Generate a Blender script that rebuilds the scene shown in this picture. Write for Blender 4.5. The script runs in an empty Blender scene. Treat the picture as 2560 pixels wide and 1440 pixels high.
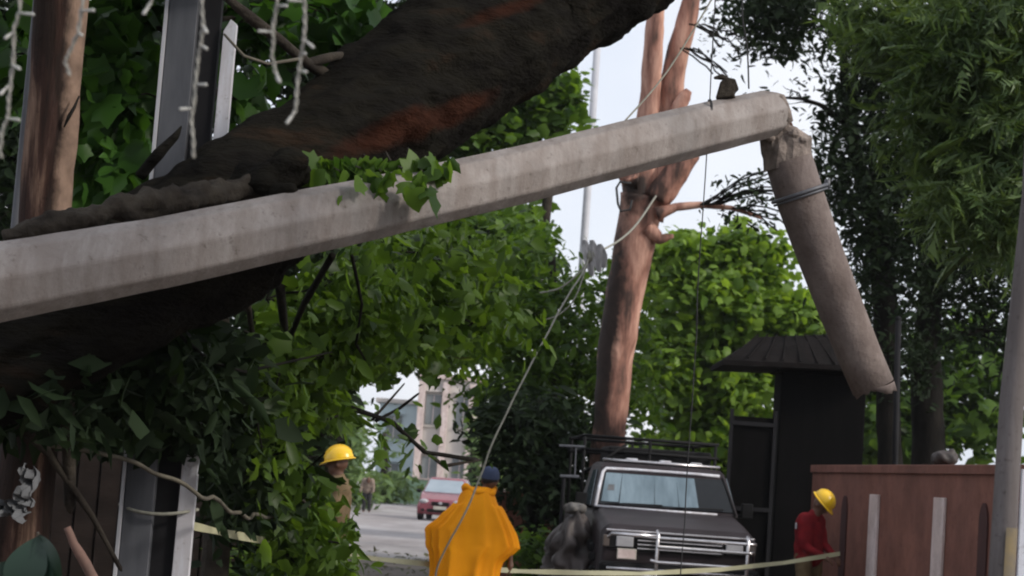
import bpy, bmesh, math, random
import numpy as np
from mathutils import Vector, Matrix, noise, Euler

random.seed(7)
R = math.radians
sc = bpy.context.scene
COL = sc.collection

# ------------------------------------------------------------------ camera
FPX = 4777.0                      # focal length in pixels of the 2560 px wide photograph
CAMH = 1.55
cam_d = bpy.data.cameras.new('camera')
cam = bpy.data.objects.new('camera', cam_d); COL.objects.link(cam)
cam_d.sensor_width = 36; cam_d.lens = FPX / 2560 * 36
cam_d.clip_start = .1; cam_d.clip_end = 3000
PITCH, ROLL = 5.76, 4.1
CR = Matrix.Rotation(R(90 + PITCH), 3, 'X') @ Matrix.Rotation(R(ROLL), 3, 'Z')
cam.matrix_world = Matrix.Translation((0, 0, CAMH)) @ CR.to_4x4()
cam_d.dof.use_dof = True; cam_d.dof.focus_distance = 10; cam_d.dof.aperture_fstop = 5.6
sc.camera = cam

# ------------------------------------------------------------------ sky, sun, exposure
SUN = Vector((.80, -.36, .55)).normalized()
w = bpy.data.worlds.new("World"); sc.world = w; w.use_nodes = True
nt = w.node_tree; bg = nt.nodes['Background']
sky = nt.nodes.new('ShaderNodeTexSky'); sky.sky_type = 'NISHITA'; sky.sun_disc = False
sky.sun_elevation = math.asin(SUN.z); sky.sun_rotation = math.atan2(SUN.x, SUN.y)
sky.air_density = 1.0; sky.dust_density = 3.0
tc = nt.nodes.new('ShaderNodeTexCoord'); cl = nt.nodes.new('ShaderNodeTexNoise')
cl.inputs['Scale'].default_value = 3.0; cl.inputs['Detail'].default_value = 5
rp = nt.nodes.new('ShaderNodeValToRGB')
rp.color_ramp.elements[0].position = .35; rp.color_ramp.elements[0].color = (6.6, 7.1, 8.1, 1)
rp.color_ramp.elements[1].position = .65; rp.color_ramp.elements[1].color = (9.4, 9.3, 9.5, 1)
mx = nt.nodes.new('ShaderNodeMixRGB'); mx.inputs[0].default_value = .8
nt.links.new(tc.outputs['Generated'], cl.inputs['Vector']); nt.links.new(cl.outputs['Fac'], rp.inputs[0])
nt.links.new(sky.outputs[0], mx.inputs[1]); nt.links.new(rp.outputs[0], mx.inputs[2])
nt.links.new(mx.outputs[0], bg.inputs[0]); bg.inputs[1].default_value = .125
sl = bpy.data.lights.new('sun', 'SUN'); sl.energy = 2.8; sl.angle = R(8); sl.color = (1, .93, .84)
so = bpy.data.objects.new('sun', sl); COL.objects.link(so)
so.rotation_euler = SUN.to_track_quat('Z', 'Y').to_euler()
sc.view_settings.view_transform = 'Standard'; sc.view_settings.look = 'None'
sc.view_settings.exposure = 0.1; sc.view_settings.gamma = 1
sc.render.engine = 'CYCLES'
sc.cycles.max_bounces = 6; sc.cycles.diffuse_bounces = 3; sc.cycles.transmission_bounces = 4
sc.cycles.caustics_reflective = False; sc.cycles.caustics_refractive = False
sc.cycles.pixel_filter_type = 'BLACKMAN_HARRIS'; sc.cycles.filter_width = 2.0
sc.cycles.use_denoising = True

# ------------------------------------------------------------------ pixel + distance -> world
def P(px, py, d):
    return Vector((0, 0, CAMH)) + CR @ Vector(((px - 1280) / FPX * d, -(py - 720) / FPX * d, -d))
def horizon(px):
    lo, hi = 0, 2500
    for _ in range(30):
        m = (lo + hi) / 2
        if P(px, m, 10).z > CAMH: lo = m
        else: hi = m
    return lo
def GX(px, py, y):
    """the point of the pixel's ray at world distance y, dropped to the ground"""
    q = P(px, py, 1.0) - Vector((0, 0, CAMH)); q *= y / q.y
    return Vector((q.x, y, 0))
def PY(px, py, y):
    q = P(px, py, 1.0) - Vector((0, 0, CAMH)); q *= y / q.y
    return q + Vector((0, 0, CAMH))

# ------------------------------------------------------------------ objects
def tag(o, label=None, cat=None, group=None, kind=None):
    if label: o['label'] = label
    if cat: o['category'] = cat
    if group: o['group'] = group
    if kind: o['kind'] = kind
    return o
def thing(name, label, cat, loc=(0, 0, 0), rz=0, group=None):
    o = bpy.data.objects.new(name, None); COL.objects.link(o)
    o.location = loc; o.rotation_euler = (0, 0, rz); o.empty_display_size = .2
    return tag(o, label, cat, group)
def copy_tree(o, parent=None):
    c = o.copy(); COL.objects.link(c); c.parent = parent
    for ch in [x for x in COL.objects if x.parent == o]: copy_tree(ch, c)
    return c

class MB:
    def __init__(s): s.v = []; s.f = []
    def add(s, vs, fs):
        n = len(s.v); s.v += [tuple(v) for v in vs]; s.f += [tuple(i + n for i in f) for f in fs]; return s
    def box(s, c, d, m=None):
        x, y, z = c; a, b, e = d[0] / 2, d[1] / 2, d[2] / 2
        vs = [Vector((x + i * a, y + j * b, z + k * e)) for i in (-1, 1) for j in (-1, 1) for k in (-1, 1)]
        if m: vs = [m @ v for v in vs]
        return s.add(vs, [(0, 1, 3, 2), (4, 6, 7, 5), (0, 4, 5, 1), (2, 3, 7, 6), (0, 2, 6, 4), (1, 5, 7, 3)])
    def hexa(s, b4, t4):
        return s.add(list(b4) + list(t4), [(3, 2, 1, 0), (4, 5, 6, 7), (0, 1, 5, 4), (1, 2, 6, 5), (2, 3, 7, 6), (3, 0, 4, 7)])
    def tube(s, pts, rad, n=8, caps=True, rot=0, wob=0, wf=1.5, seed=0, up=None, flat=1.0):
        pts = [Vector(p) for p in pts]; 
        if not hasattr(rad, '__len__'): rad = [rad] * len(pts)
        base = len(s.v); prev = None
        for i, p in enumerate(pts):
            t = (pts[min(i + 1, len(pts) - 1)] - pts[max(i - 1, 0)])
            t = t.normalized() if t.length > 1e-9 else Vector((0, 0, 1))
            if prev is None:
                ref = Vector(up) if up else (Vector((0, 0, 1)) if abs(t.z) < .9 else Vector((1, 0, 0)))
                a = (ref - t * ref.dot(t)).normalized()
            else:
                a = (prev - t * prev.dot(t)); a = a.normalized() if a.length > 1e-6 else prev
            prev = a; b = t.cross(a)
            for k in range(n):
                an = 2 * math.pi * k / n + rot
                q = a * math.cos(an) + b * math.sin(an) * flat; r = rad[i]
                if wob:
                    pp = (p + q * r) * wf + Vector((seed, 0, 0))
                    r *= 1 + wob * (noise.noise(pp) + .5 * noise.noise(pp * 2.7))
                s.v.append(tuple(p + q * r))
        for i in range(len(pts) - 1):
            for k in range(n):
                k2 = (k + 1) % n
                s.f.append((base + i * n + k, base + i * n + k2, base + (i + 1) * n + k2, base + (i + 1) * n + k))
        if caps:
            s.f.append(tuple(base + k for k in reversed(range(n))))
            s.f.append(tuple(base + (len(pts) - 1) * n + k for k in range(n)))
        return s
    def ell(s, c, r, n=14, m=8, rot=None):
        c = Vector(c); r = (r, r, r) if not hasattr(r, '__len__') else r
        vs = [Vector((0, 0, -r[2]))]
        for j in range(1, m):
            th = math.pi * j / m - math.pi / 2
            for k in range(n):
                an = 2 * math.pi * k / n
                vs.append(Vector((r[0] * math.cos(th) * math.cos(an), r[1] * math.cos(th) * math.sin(an), r[2] * math.sin(th))))
        vs.append(Vector((0, 0, r[2])))
        if rot is not None: vs = [rot @ v for v in vs]
        fs = [(0, 1 + (k + 1) % n, 1 + k) for k in range(n)]
        for j in range(m - 2):
            for k in range(n):
                a = 1 + j * n + k; b = 1 + j * n + (k + 1) % n
                fs.append((a, b, b + n, a + n))
        L = len(vs) - 1
        fs += [(1 + (m - 2) * n + k, 1 + (m - 2) * n + (k + 1) % n, L) for k in range(n)]
        return s.add([c + v for v in vs], fs)
    def cap(s, p0, r0, p1, r1, n=14, sx=1.0):
        """a tapered limb with round ends"""
        p0, p1 = Vector(p0), Vector(p1); t = p1 - p0; L = t.length; t = t.normalized() if L > 1e-9 else Vector((0, 0, 1))
        pts, rr = [], []
        for k in range(4):
            a = math.pi / 2 * k / 4; pts.append(p0 - t * r0 * math.cos(a)); rr.append(max(1e-4, r0 * math.sin(a)))
        for k in range(5): pts.append(p0.lerp(p1, k / 4)); rr.append(r0 + (r1 - r0) * k / 4)
        for k in range(1, 5):
            a = math.pi / 2 * k / 4; pts.append(p1 + t * r1 * math.sin(a)); rr.append(max(1e-4, r1 * math.cos(a)))
        return s.tube(pts, rr, n)
    def prism(s, poly, off):
        """extrude a 3-D polygon by a vector"""
        off = Vector(off); n = len(poly); a = [Vector(p) for p in poly]; b = [p + off for p in a]
        return s.add(a + b, [tuple(range(n)), tuple(reversed(range(n, 2 * n)))] + [(i, n + i, n + (i + 1) % n, (i + 1) % n) for i in range(n)])
    def build(s, name, mat, parent=None, world=True, smooth=False, bevel=0, seg=2, remesh=0, sm=0):
        me = bpy.data.meshes.new(name)
        v = s.v
        if parent is not None and world:
            L = parent.location; v = [(a - L.x, b - L.y, c - L.z) for a, b, c in v]
        me.from_pydata(v, [], s.f); me.update()
        bm = bmesh.new(); bm.from_mesh(me); bmesh.ops.recalc_face_normals(bm, faces=bm.faces); bm.to_mesh(me); bm.free()
        o = bpy.data.objects.new(name, me); COL.objects.link(o)
        if parent is not None: o.parent = parent
        me.materials.append(mat)
        if remesh:
            m = o.modifiers.new('r', 'REMESH'); m.mode = 'VOXEL'; m.voxel_size = remesh; m.use_smooth_shade = True
            if sm: q = o.modifiers.new('s', 'SMOOTH'); q.iterations = sm; q.factor = .6
        if bevel:
            m = o.modifiers.new('b', 'BEVEL'); m.width = bevel; m.segments = seg; m.limit_method = 'ANGLE'; m.angle_limit = R(30)
        if o.modifiers:
            dg = bpy.context.evaluated_depsgraph_get(); dg.update()
            nm = bpy.data.meshes.new_from_object(o.evaluated_get(dg)); o.modifiers.clear(); o.data = nm; me = nm
        if smooth or remesh:
            for p in me.polygons: p.use_smooth = True
        me.name = name
        return o

# ------------------------------------------------------------------ materials
def nodes(name):
    m = bpy.data.materials.new(name); m.use_nodes = True
    return m, m.node_tree, m.node_tree.nodes['Principled BSDF']
def coord(nt, scale):
    tc = nt.nodes.new('ShaderNodeTexCoord'); mp = nt.nodes.new('ShaderNodeMapping')
    mp.inputs['Scale'].default_value = scale; nt.links.new(tc.outputs['Object'], mp.inputs[0]); return mp.outputs[0]
def noise_n(nt, vec, scale, detail=5, rough=.6):
    n = nt.nodes.new('ShaderNodeTexNoise'); n.inputs['Scale'].default_value = scale
    n.inputs['Detail'].default_value = detail; n.inputs['Roughness'].default_value = rough
    nt.links.new(vec, n.inputs['Vector']); return n.outputs['Fac']
def ramp(nt, fac, stops):
    r = nt.nodes.new('ShaderNodeValToRGB'); e = r.color_ramp.elements
    while len(e) < len(stops): e.new(.5)
    for i, (p, c) in enumerate(stops): e[i].position = p; e[i].color = (*c, 1)
    nt.links.new(fac, r.inputs[0]); return r.outputs[0]
def mat(name, c1, c2=None, scale=4, stretch=(1, 1, 1), rough=.7, bump=.0, bscale=None, metal=0, spec=.4, p=(.35, .65), c3=None, sheen=0, bdist=.02):
    """a surface whose own colour is mottled between two or three tones"""
    m, nt, b = nodes(name)
    b.inputs['Roughness'].default_value = rough; b.inputs['Metallic'].default_value = metal
    b.inputs['Specular IOR Level'].default_value = spec
    if sheen: b.inputs['Sheen Weight'].default_value = sheen
    c2 = c2 or tuple(x * .8 for x in c1)
    v = coord(nt, stretch); f = noise_n(nt, v, scale)
    st = [(p[0], c1), (p[1], c2)] if c3 is None else [(p[0], c1), ((p[0] + p[1]) / 2, c3), (p[1], c2)]
    nt.links.new(ramp(nt, f, st), b.inputs['Base Color'])
    if bump:
        g = noise_n(nt, v, bscale or scale * 5, 6, .65); bp = nt.nodes.new('ShaderNodeBump')
        bp.inputs['Strength'].default_value = bump; bp.inputs['Distance'].default_value = bdist
        nt.links.new(g, bp.inputs['Height']); nt.links.new(bp.outputs[0], b.inputs['Normal'])
    return m
def leafmat(name, dark, light, trans=.35, rough=.45, yellow=(1.3, 1.25, .5), p=(.2, .85)):
    m, nt, b = nodes(name)
    gi = nt.nodes.new('ShaderNodeNewGeometry'); v = coord(nt, (1, 1, 1))
    f = noise_n(nt, v, .9, 3); ad = nt.nodes.new('ShaderNodeMath'); ad.operation = 'MULTIPLY_ADD'
    ad.inputs[1].default_value = .45; nt.links.new(gi.outputs['Random Per Island'], ad.inputs[0])
    ml = nt.nodes.new('ShaderNodeMath'); ml.operation = 'MULTIPLY'; ml.inputs[1].default_value = .6
    nt.links.new(f, ml.inputs[0]); nt.links.new(ml.outputs[0], ad.inputs[2])
    c = ramp(nt, ad.outputs[0], [(p[0], dark), (p[1], light)])
    nt.links.new(c, b.inputs['Base Color']); b.inputs['Roughness'].default_value = rough; b.inputs['Specular IOR Level'].default_value = .22
    tr = nt.nodes.new('ShaderNodeBsdfTranslucent'); mc = nt.nodes.new('ShaderNodeMixRGB'); mc.blend_type = 'MULTIPLY'; mc.inputs[0].default_value = 1
    mc.inputs[2].default_value = (*[y * 1.3 for y in yellow], 1); nt.links.new(c, mc.inputs[1]); nt.links.new(mc.outputs[0], tr.inputs[0])
    mxs = nt.nodes.new('ShaderNodeMixShader'); mxs.inputs[0].default_value = trans
    nt.links.new(b.outputs[0], mxs.inputs[1]); nt.links.new(tr.outputs[0], mxs.inputs[2])
    nt.links.new(mxs.outputs[0], nt.nodes['Material Output'].inputs[0])
    return m

M = {}
M['concrete'] = mat('concrete', (.282, .262, .252), (.198, .182, .175), 2.2, (1, 1, 1), .9, .35, 30, c3=(.25, .226, .215))
M['concrete_broken'] = mat('broken_concrete', (.30, .25, .22), (.12, .10, .09), 9, rough=.95, bump=1, bscale=25)
M['concrete_pipe'] = mat('weathered_concrete', (.20, .165, .152), (.135, .108, .10), 3, rough=.9, bump=.4, bscale=30)
M['bark_dark'] = mat('dark_bark', (.008, .0072, .0065), (.028, .017, .011), 2.2, (.8, 1.6, 2.6), .95, .8, 8, p=(.40, .74), c3=(.0125, .0115, .009), spec=.04, bdist=.08)
M['bark_mid'] = mat('grey_bark', (.018, .015, .013), (.055, .047, .038), 5, (1, 1, 1), .9, 1, 30, spec=.1)
M['bark_red'] = mat('peeling_bark', (.05, .026, .02), (.50, .29, .22), 1.7, (1.5, 1.5, .35), .75, .6, 14, p=(.38, .58), c3=(.27, .13, .095))
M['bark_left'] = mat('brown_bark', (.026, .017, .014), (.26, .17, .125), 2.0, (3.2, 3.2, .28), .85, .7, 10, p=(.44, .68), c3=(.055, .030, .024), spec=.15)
M['bark_black'] = mat('black_bark', (.006, .006, .0055), (.018, .016, .014), 4, (1, 1, .4), .95, .8, 20, spec=.08)
M['twig'] = mat('twig_bark', (.07, .058, .045), (.03, .025, .02), 8, rough=.9)
M['pale_twig'] = mat('pale_twig', (.11, .10, .075), (.06, .052, .04), 8, rough=.8)
M['red_twig'] = mat('red_twig', (.17, .095, .075), (.10, .06, .048), 8, rough=.8)
M['asphalt'] = mat('dusty_asphalt', (.36, .345, .35), (.26, .25, .255), .6, (1, .4, 1), .8, .3, 40, c3=(.31, .295, .30))
M['soil'] = mat('wet_soil', (.07, .058, .048), (.13, .11, .095), .8, rough=.9, bump=.6, bscale=12)
M['kerb'] = mat('kerb_stone', (.22, .21, .2), (.15, .14, .13), 4, rough=.9, bump=.3)
M['wall_red'] = mat('red_oxide_wall', (.25, .105, .075), (.18, .076, .056), 1.6, rough=.85, bump=.25, bscale=20, c3=(.215, .09, .066))
M['niche'] = mat('recess_shade_red', (.06, .022, .02), (.045, .018, .017), 3, rough=.85)
M['stripe'] = mat('pinkish_white_paint', (.72, .62, .60), (.60, .51, .50), 5, rough=.8, bump=.15)
M['wall_brown'] = mat('brown_boards', (.016, .012, .011), (.009, .007, .0065), 2, (1, 1, 3), .95, .3, spec=.1)
M['dark_paint'] = mat('dark_gate', (.005, .0045, .005), (.003, .003, .003), 3, rough=.8, spec=.06)
M['roof_dark'] = mat('dark_roof_tiles', (.012, .010, .010), (.006, .0055, .0055), 6, (1, 1, 1), .95, .5, spec=.1)
M['steel'] = mat('galvanised_steel', (.11, .115, .13), (.06, .064, .075), 5, (1, 1, .2), .55, .1, metal=.3)
M['steel_dark'] = mat('dark_steel', (.010, .010, .012), (.014, .014, .016), 4, rough=.75, spec=.15)
M['white_paint'] = mat('white_enamel', (.66, .68, .75), (.52, .54, .6), 2, (1, 1, .3), .5)
M['pole_grey'] = mat('grey_painted_pole', (.14, .128, .13), (.09, .082, .083), 3, (1, 1, .3), .8, .15)
M['pole_yellow'] = mat('faded_yellow_paint', (.19, .145, .075), (.12, .105, .085), 9, rough=.8)
M['pole_pale'] = mat('pale_pole', (.45, .46, .5), (.38, .39, .43), 3, rough=.6)
M['chrome'] = mat('chrome', (.62, .6, .62), (.5, .49, .5), 6, rough=.25, metal=.9)
M['truck'] = mat('dark_metallic_paint', (.028, .020, .024), (.019, .014, .016), 2, rough=.5, metal=.1, spec=.25)
M['truck_black'] = mat('black_plastic', (.006, .006, .0065), (.010, .010, .011), 5, rough=.7, spec=.15)
M['tyre'] = mat('tyre_rubber', (.02, .02, .02), (.03, .03, .03), 8, rough=.85)
M['reflection_blue'] = mat('painted_sky_reflection', (.18, .245, .29), (.085, .125, .155), 1.2, (3, 1, .3), .7)
M['plate'] = mat('number_plate', (.45, .43, .38), (.38, .36, .32), 3, rough=.5)
M['lens'] = mat('headlight_lens', (.40, .40, .42), (.3, .3, .32), 5, rough=.15)
M['indicator'] = mat('dull_lens', (.10, .08, .07), rough=.3)
M['truck_glass'] = mat('dark_windscreen', (.012, .014, .016), (.008, .010, .012), 2, rough=.25, spec=.25)
M['sky_glass'] = mat('reflecting_glass', (.42, .48, .52), (.34, .40, .44), 1.5, rough=.12, metal=.6)
M['car_red'] = mat('maroon_paint', (.24, .05, .07), (.19, .04, .055), 2, rough=.22, spec=.9, metal=.25)
M['car_glass'] = mat('tinted_glass', (.10, .13, .15), (.07, .09, .11), 2, rough=.08, spec=.8)
M['skin'] = mat('brown_skin', (.13, .065, .042), (.10, .05, .033), 8, rough=.55)
M['orange'] = mat('orange_rain_poncho', (.80, .31, .006), (.68, .235, .004), 2.5, (1, 1, .3), .75, .25, 9, spec=.15)
M['navy'] = mat('navy_cap', (.035, .05, .10), (.026, .038, .08), 6, rough=.85)
M['hair'] = mat('black_hair', (.012, .010, .010), rough=.8)
M['khaki'] = mat('khaki_cloth', (.15, .105, .055), (.10, .07, .036), 5, rough=.9, bump=.2)
M['khaki_dark'] = mat('dark_khaki_cloth', (.09, .06, .03), (.065, .043, .022), 5, rough=.9, bump=.2)
M['red_cloth'] = mat('red_jacket', (.21, .016, .02), (.12, .010, .014), 5, rough=.95, bump=.4, spec=.1)
M['yellow_helmet'] = mat('yellow_helmet', (.82, .52, .02), (.70, .42, .015), 4, rough=.3, spec=.5)
M['denim'] = mat('blue_denim', (.09, .14, .24), (.06, .10, .18), 5, rough=.9)
M['white_cloth'] = mat('off_white_cloth', (.5, .5, .52), (.38, .38, .4), 5, rough=.9)
M['beige_cloth'] = mat('beige_cloth', (.24, .19, .15), (.18, .14, .115), 5, rough=.9)
M['black_cloth'] = mat('black_cloth', (.02, .02, .022), (.03, .03, .032), 5, rough=.9)
M['tarp'] = mat('grey_tarpaulin', (.060, .048, .045), (.02, .016, .015), 4, rough=.6, bump=.5, bscale=8)
M['tarp_light'] = mat('grey_cloth', (.12, .115, .11), (.07, .065, .06), 6, rough=.9)
M['plastic'] = mat('white_plastic', (.16, .165, .175), (.09, .094, .10), 3, rough=.6)
M['rope'] = mat('pale_rope', (.26, .26, .22), (.18, .18, .155), 30, rough=.9)
M['rope_dark'] = mat('black_cable', (.02, .02, .022), rough=.7)
M['tape'] = mat('pale_yellow_tape', (.36, .35, .22), (.27, .26, .17), 3, rough=.6)
M['light_wire'] = mat('clear_wire', (.27, .265, .24), (.18, .175, .155), 12, rough=.4)
M['bulb'] = mat('clear_bulb', (.42, .42, .40), (.32, .32, .30), 12, rough=.2)
M['rebar'] = mat('rusty_rebar', (.12, .05, .03), (.07, .03, .02), 12, rough=.8)
M['bld_blue'] = mat('pale_blue_render', (.48, .58, .62), (.42, .52, .56), .3, rough=.85)
M['bld_beige'] = mat('beige_render', (.56, .53, .50), (.48, .45, .43), .3, rough=.85)
M['bld_green'] = mat('pale_green_paint', (.24, .36, .26), (.18, .29, .2), .5, rough=.8)
M['window'] = mat('window_glass', (.22, .24, .25), (.15, .17, .18), 1, rough=.2)
def stains(m, streak, amt, scale):
    """dirt runs and small pits of the material itself"""
    nt = m.node_tree; b = nt.nodes['Principled BSDF']; src = b.inputs['Base Color'].links[0].from_socket
    for (st, sc_, lo, hi, k) in ((streak, scale, .42, .62, amt), ((1, 1, 1), scale * 9, .30, .42, amt * .8)):
        v = coord(nt, st); f = ramp(nt, noise_n(nt, v, sc_, 6, .7), [(lo, (k, k * .95, k * .92)), (hi, (1, 1, 1))])
        mu = nt.nodes.new('ShaderNodeMixRGB'); mu.blend_type = 'MULTIPLY'; mu.inputs[0].default_value = 1
        nt.links.new(src, mu.inputs[1]); nt.links.new(f, mu.inputs[2]); src = mu.outputs[0]
    nt.links.new(src, b.inputs['Base Color'])
stains(M['concrete'], (3.5, 1, .6), .74, 2.2); stains(M['concrete_pipe'], (1, 1, .5), .7, 4); stains(M['wall_red'], (1, 1, .55), .72, 1.6)
stains(M['stripe'], (1.5, 1.5, .7), .8, 3); stains(M['pole_grey'], (4, 4, .3), .7, 4); stains(M['dark_paint'], (2, 2, .3), .5, 3)
stains(M['asphalt'], (1, .3, 1), .75, .35); stains(M['truck'], (1, 1, .5), .75, 3); stains(M['white_paint'], (4, 4, .4), .8, 3); stains(M['bark_left'], (4, 4, .5), .6, 3)
M['leaf_near'] = leafmat('broad_leaf', (.010, .028, .006), (.10, .175, .028), .48)
M['leaf_left'] = leafmat('lobed_leaf', (.010, .034, .008), (.06, .15, .025), .4)
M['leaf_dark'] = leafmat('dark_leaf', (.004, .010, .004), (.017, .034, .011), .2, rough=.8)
M['leaf_mid'] = leafmat('mid_leaf', (.016, .046, .010), (.12, .21, .036), .5)
M['leaf_bright'] = leafmat('bright_leaf', (.035, .085, .012), (.22, .34, .055), .45)
M['leaf_right'] = leafmat('feathery_leaf', (.03, .06, .022), (.12, .18, .065), .35)
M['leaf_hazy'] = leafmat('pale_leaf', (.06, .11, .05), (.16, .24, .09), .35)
M['leaf_blue'] = leafmat('waxy_leaf', (.012, .026, .019), (.02, .04, .028), .15, rough=.4)
M['leaf_litter'] = leafmat('fallen_leaf', (.03, .05, .015), (.12, .11, .04), .1)

def patch(m, spots, col, edge=.5):
    """ragged areas of another colour: torn bark, painted sunlight and painted shade"""
    nt = m.node_tree; b = nt.nodes['Principled BSDF']; src = b.inputs['Base Color'].links[0].from_socket
    for (c, ang, sc_) in spots:
        tcn = nt.nodes.new('ShaderNodeTexCoord'); mp = nt.nodes.new('ShaderNodeMapping'); mp.vector_type = 'TEXTURE'
        mp.inputs['Location'].default_value = c; mp.inputs['Rotation'].default_value = (0, ang, 0); mp.inputs['Scale'].default_value = sc_
        nt.links.new(tcn.outputs['Object'], mp.inputs[0])
        ln = nt.nodes.new('ShaderNodeVectorMath'); ln.operation = 'LENGTH'; nt.links.new(mp.outputs[0], ln.inputs[0])
        nz = noise_n(nt, tcn.outputs['Object'], 5, 6, .7); a = nt.nodes.new('ShaderNodeMath'); a.operation = 'MULTIPLY_ADD'; a.inputs[1].default_value = 1.3
        nt.links.new(nz, a.inputs[0]); nt.links.new(ln.outputs['Value'], a.inputs[2])
        f = ramp(nt, a.outputs[0], [(.0, (1, 1, 1)), (1, (0, 0, 0))]); rmp = f.node.color_ramp.elements; 
        sc2 = nt.nodes.new('ShaderNodeMath'); sc2.operation = 'MULTIPLY'; sc2.inputs[1].default_value = .5; nt.links.new(a.outputs[0], sc2.inputs[0]); nt.links.new(sc2.outputs[0], f.node.inputs[0])
        rmp[0].position = .62; rmp[1].position = .92
        cn = ramp(nt, noise_n(nt, tcn.outputs['Object'], 7, 5), [(.3, tuple(x * .45 for x in col)), (.7, col)])
        mxn = nt.nodes.new('ShaderNodeMixRGB'); nt.links.new(f, mxn.inputs[0]); nt.links.new(src, mxn.inputs[1]); nt.links.new(cn, mxn.inputs[2]); src = mxn.outputs[0]
    nt.links.new(src, b.inputs['Base Color'])

# ------------------------------------------------------------------ leaves
def T_oval():
    v = [(0, 0, 0), (.5, 0, -.05), (1, 0, -.12), (.25, .2, .03), (.65, .2, .0), (.25, -.2, .03), (.65, -.2, .0)]
    return v, [(0, 3, 1), (3, 4, 1), (4, 2, 1), (0, 1, 5), (5, 1, 6), (6, 1, 2)]
def T_lobed():
    o = [(0, 0), (-.06, .20), (.06, .46), (.32, .42), (.58, .50), (.72, .24), (1, 0), (.72, -.24), (.58, -.50), (.32, -.42), (.06, -.46), (-.06, -.20)]
    v = [(.4, 0, .05)] + [(a, b, -.12 * (a - .3) ** 2 - .25 * b * b) for a, b in o]
    return v, [(0, 1 + i, 1 + (i + 1) % 12) for i in range(12)]
def T_small():
    return [(0, 0, 0), (.5, .26, .05), (1, 0, -.05), (.5, -.26, .05)], [(0, 1, 2), (0, 2, 3)]
def T_spray():
    v = [(0, 0, 0), (1, 0, -.25), (.5, .03, -.08), (.5, -.03, -.08)]; f = [(0, 1, 2), (0, 3, 1)]
    for i in range(6):
        t = .12 + i * .15; L = .34 * (1 - .5 * t)
        for s in (1, -1):
            n = len(v); v += [(t, 0, -.25 * t * t), (t + .07, 0, -.25 * t * t), (t + L * .85, s * L, -.25 * t * t - .1)]
            f.append((n, n + 1, n + 2) if s < 0 else (n + 1, n, n + 2))
    return v, f
TEMPL = dict(oval=T_oval(), lobed=T_lobed(), small=T_small(), spray=T_spray())

def leaves(name, pts, size, kind, m, parent, rng, droop=.3, flat=.6, jit=.35):
    """one mesh of many leaves, each with its own direction, tilt and size"""
    N = len(pts); tv, tf = TEMPL[kind]; tv = np.array(tv, float); tf = np.array(tf, int)
    ax = rng.normal(size=(N, 3)); ax[:, 2] = ax[:, 2] * .5 - droop; ax /= np.linalg.norm(ax, axis=1)[:, None]
    nn = rng.normal(size=(N, 3)) * (1 - flat); nn[:, 2] += flat; nn[:, 1] -= .15
    nn -= ax * (nn * ax).sum(1)[:, None]; nn /= np.linalg.norm(nn, axis=1)[:, None] + 1e-9
    sd = np.cross(nn, ax); s = size * (1 + jit * rng.normal(size=N)).clip(.4, 1.9)
    kk = len(tv); J = np.repeat(tv[None], N, 0); J[:, :, :2] += rng.normal(size=(N, kk, 2)) * .045 * (kk > 4)
    J[:, :, 1] *= rng.uniform(.55, 1.1, (N, 1)); J[:, :, 2] -= rng.uniform(-.1, .5, (N, 1)) * J[:, :, 1] ** 2 + rng.uniform(-.1, .35, (N, 1)) * J[:, :, 0] ** 2
    V = (ax[:, None, :] * J[:, :, 0, None] + sd[:, None, :] * J[:, :, 1, None] + nn[:, None, :] * J[:, :, 2, None]) * s[:, None, None] + pts[:, None, :]
    if parent is not None: V -= np.array(parent.location)[None, None, :]
    k = len(tv); F = (tf[None, :, :] + (np.arange(N) * k)[:, None, None]).reshape(-1)
    me = bpy.data.meshes.new(name); nf = len(F) // 3
    me.vertices.add(N * k); me.vertices.foreach_set('co', V.reshape(-1).astype(np.float32))
    me.loops.add(len(F)); me.loops.foreach_set('vertex_index', F.astype(np.int32))
    me.polygons.add(nf); me.polygons.foreach_set('loop_start', (np.arange(nf) * 3).astype(np.int32))
    me.update(calc_edges=True); me.materials.append(m)
    o = bpy.data.objects.new(name, me); COL.objects.link(o)
    if parent is not None: o.parent = parent
    return o

def clump_points(clumps, per, spread, rng, clear=()):
    """clumps: (px, py, y, rx_px, ry_px, depth_m, clusters) -> leaf points and cluster centres"""
    out, cen = [], []
    for (px, py, y, rx, ry, dz, n) in clumps:
        c = np.array(PY(px, py, y)); sx, sz = rx / FPX * y, ry / FPX * y
        q = rng.normal(size=(n, 3)); q /= np.linalg.norm(q, axis=1)[:, None]
        q *= (rng.random(n) ** .45)[:, None]
        cc = c + q * np.array([sx, dz, sz]); cen.append(cc)
        pp = cc[:, None, :] + rng.normal(size=(n, per, 3)) * np.array([spread, spread, spread * .62])
        out.append(pp.reshape(-1, 3))
    return np.concatenate(out), cen

def pix(p):
    """world points -> photo pixels"""
    q = (np.array(p) - np.array([0, 0, CAMH])) @ np.array(CR)
    return 1280 + q[..., 0] / -q[..., 2] * FPX, 720 - q[..., 1] / -q[..., 2] * FPX

def curve_pts(a, b, n, sag, rng, j=.05):
    a, b = Vector(a), Vector(b); L = (b - a).length; o = []
    for i in range(n + 1):
        t = i / n; p = a.lerp(b, t); s = math.sin(math.pi * t)
        p += Vector((rng.normal() * j * L * s * .5, rng.normal() * j * L * s * .5, sag * L * s + rng.normal() * j * L * s * .3)); o.append(p)
    return o

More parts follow.
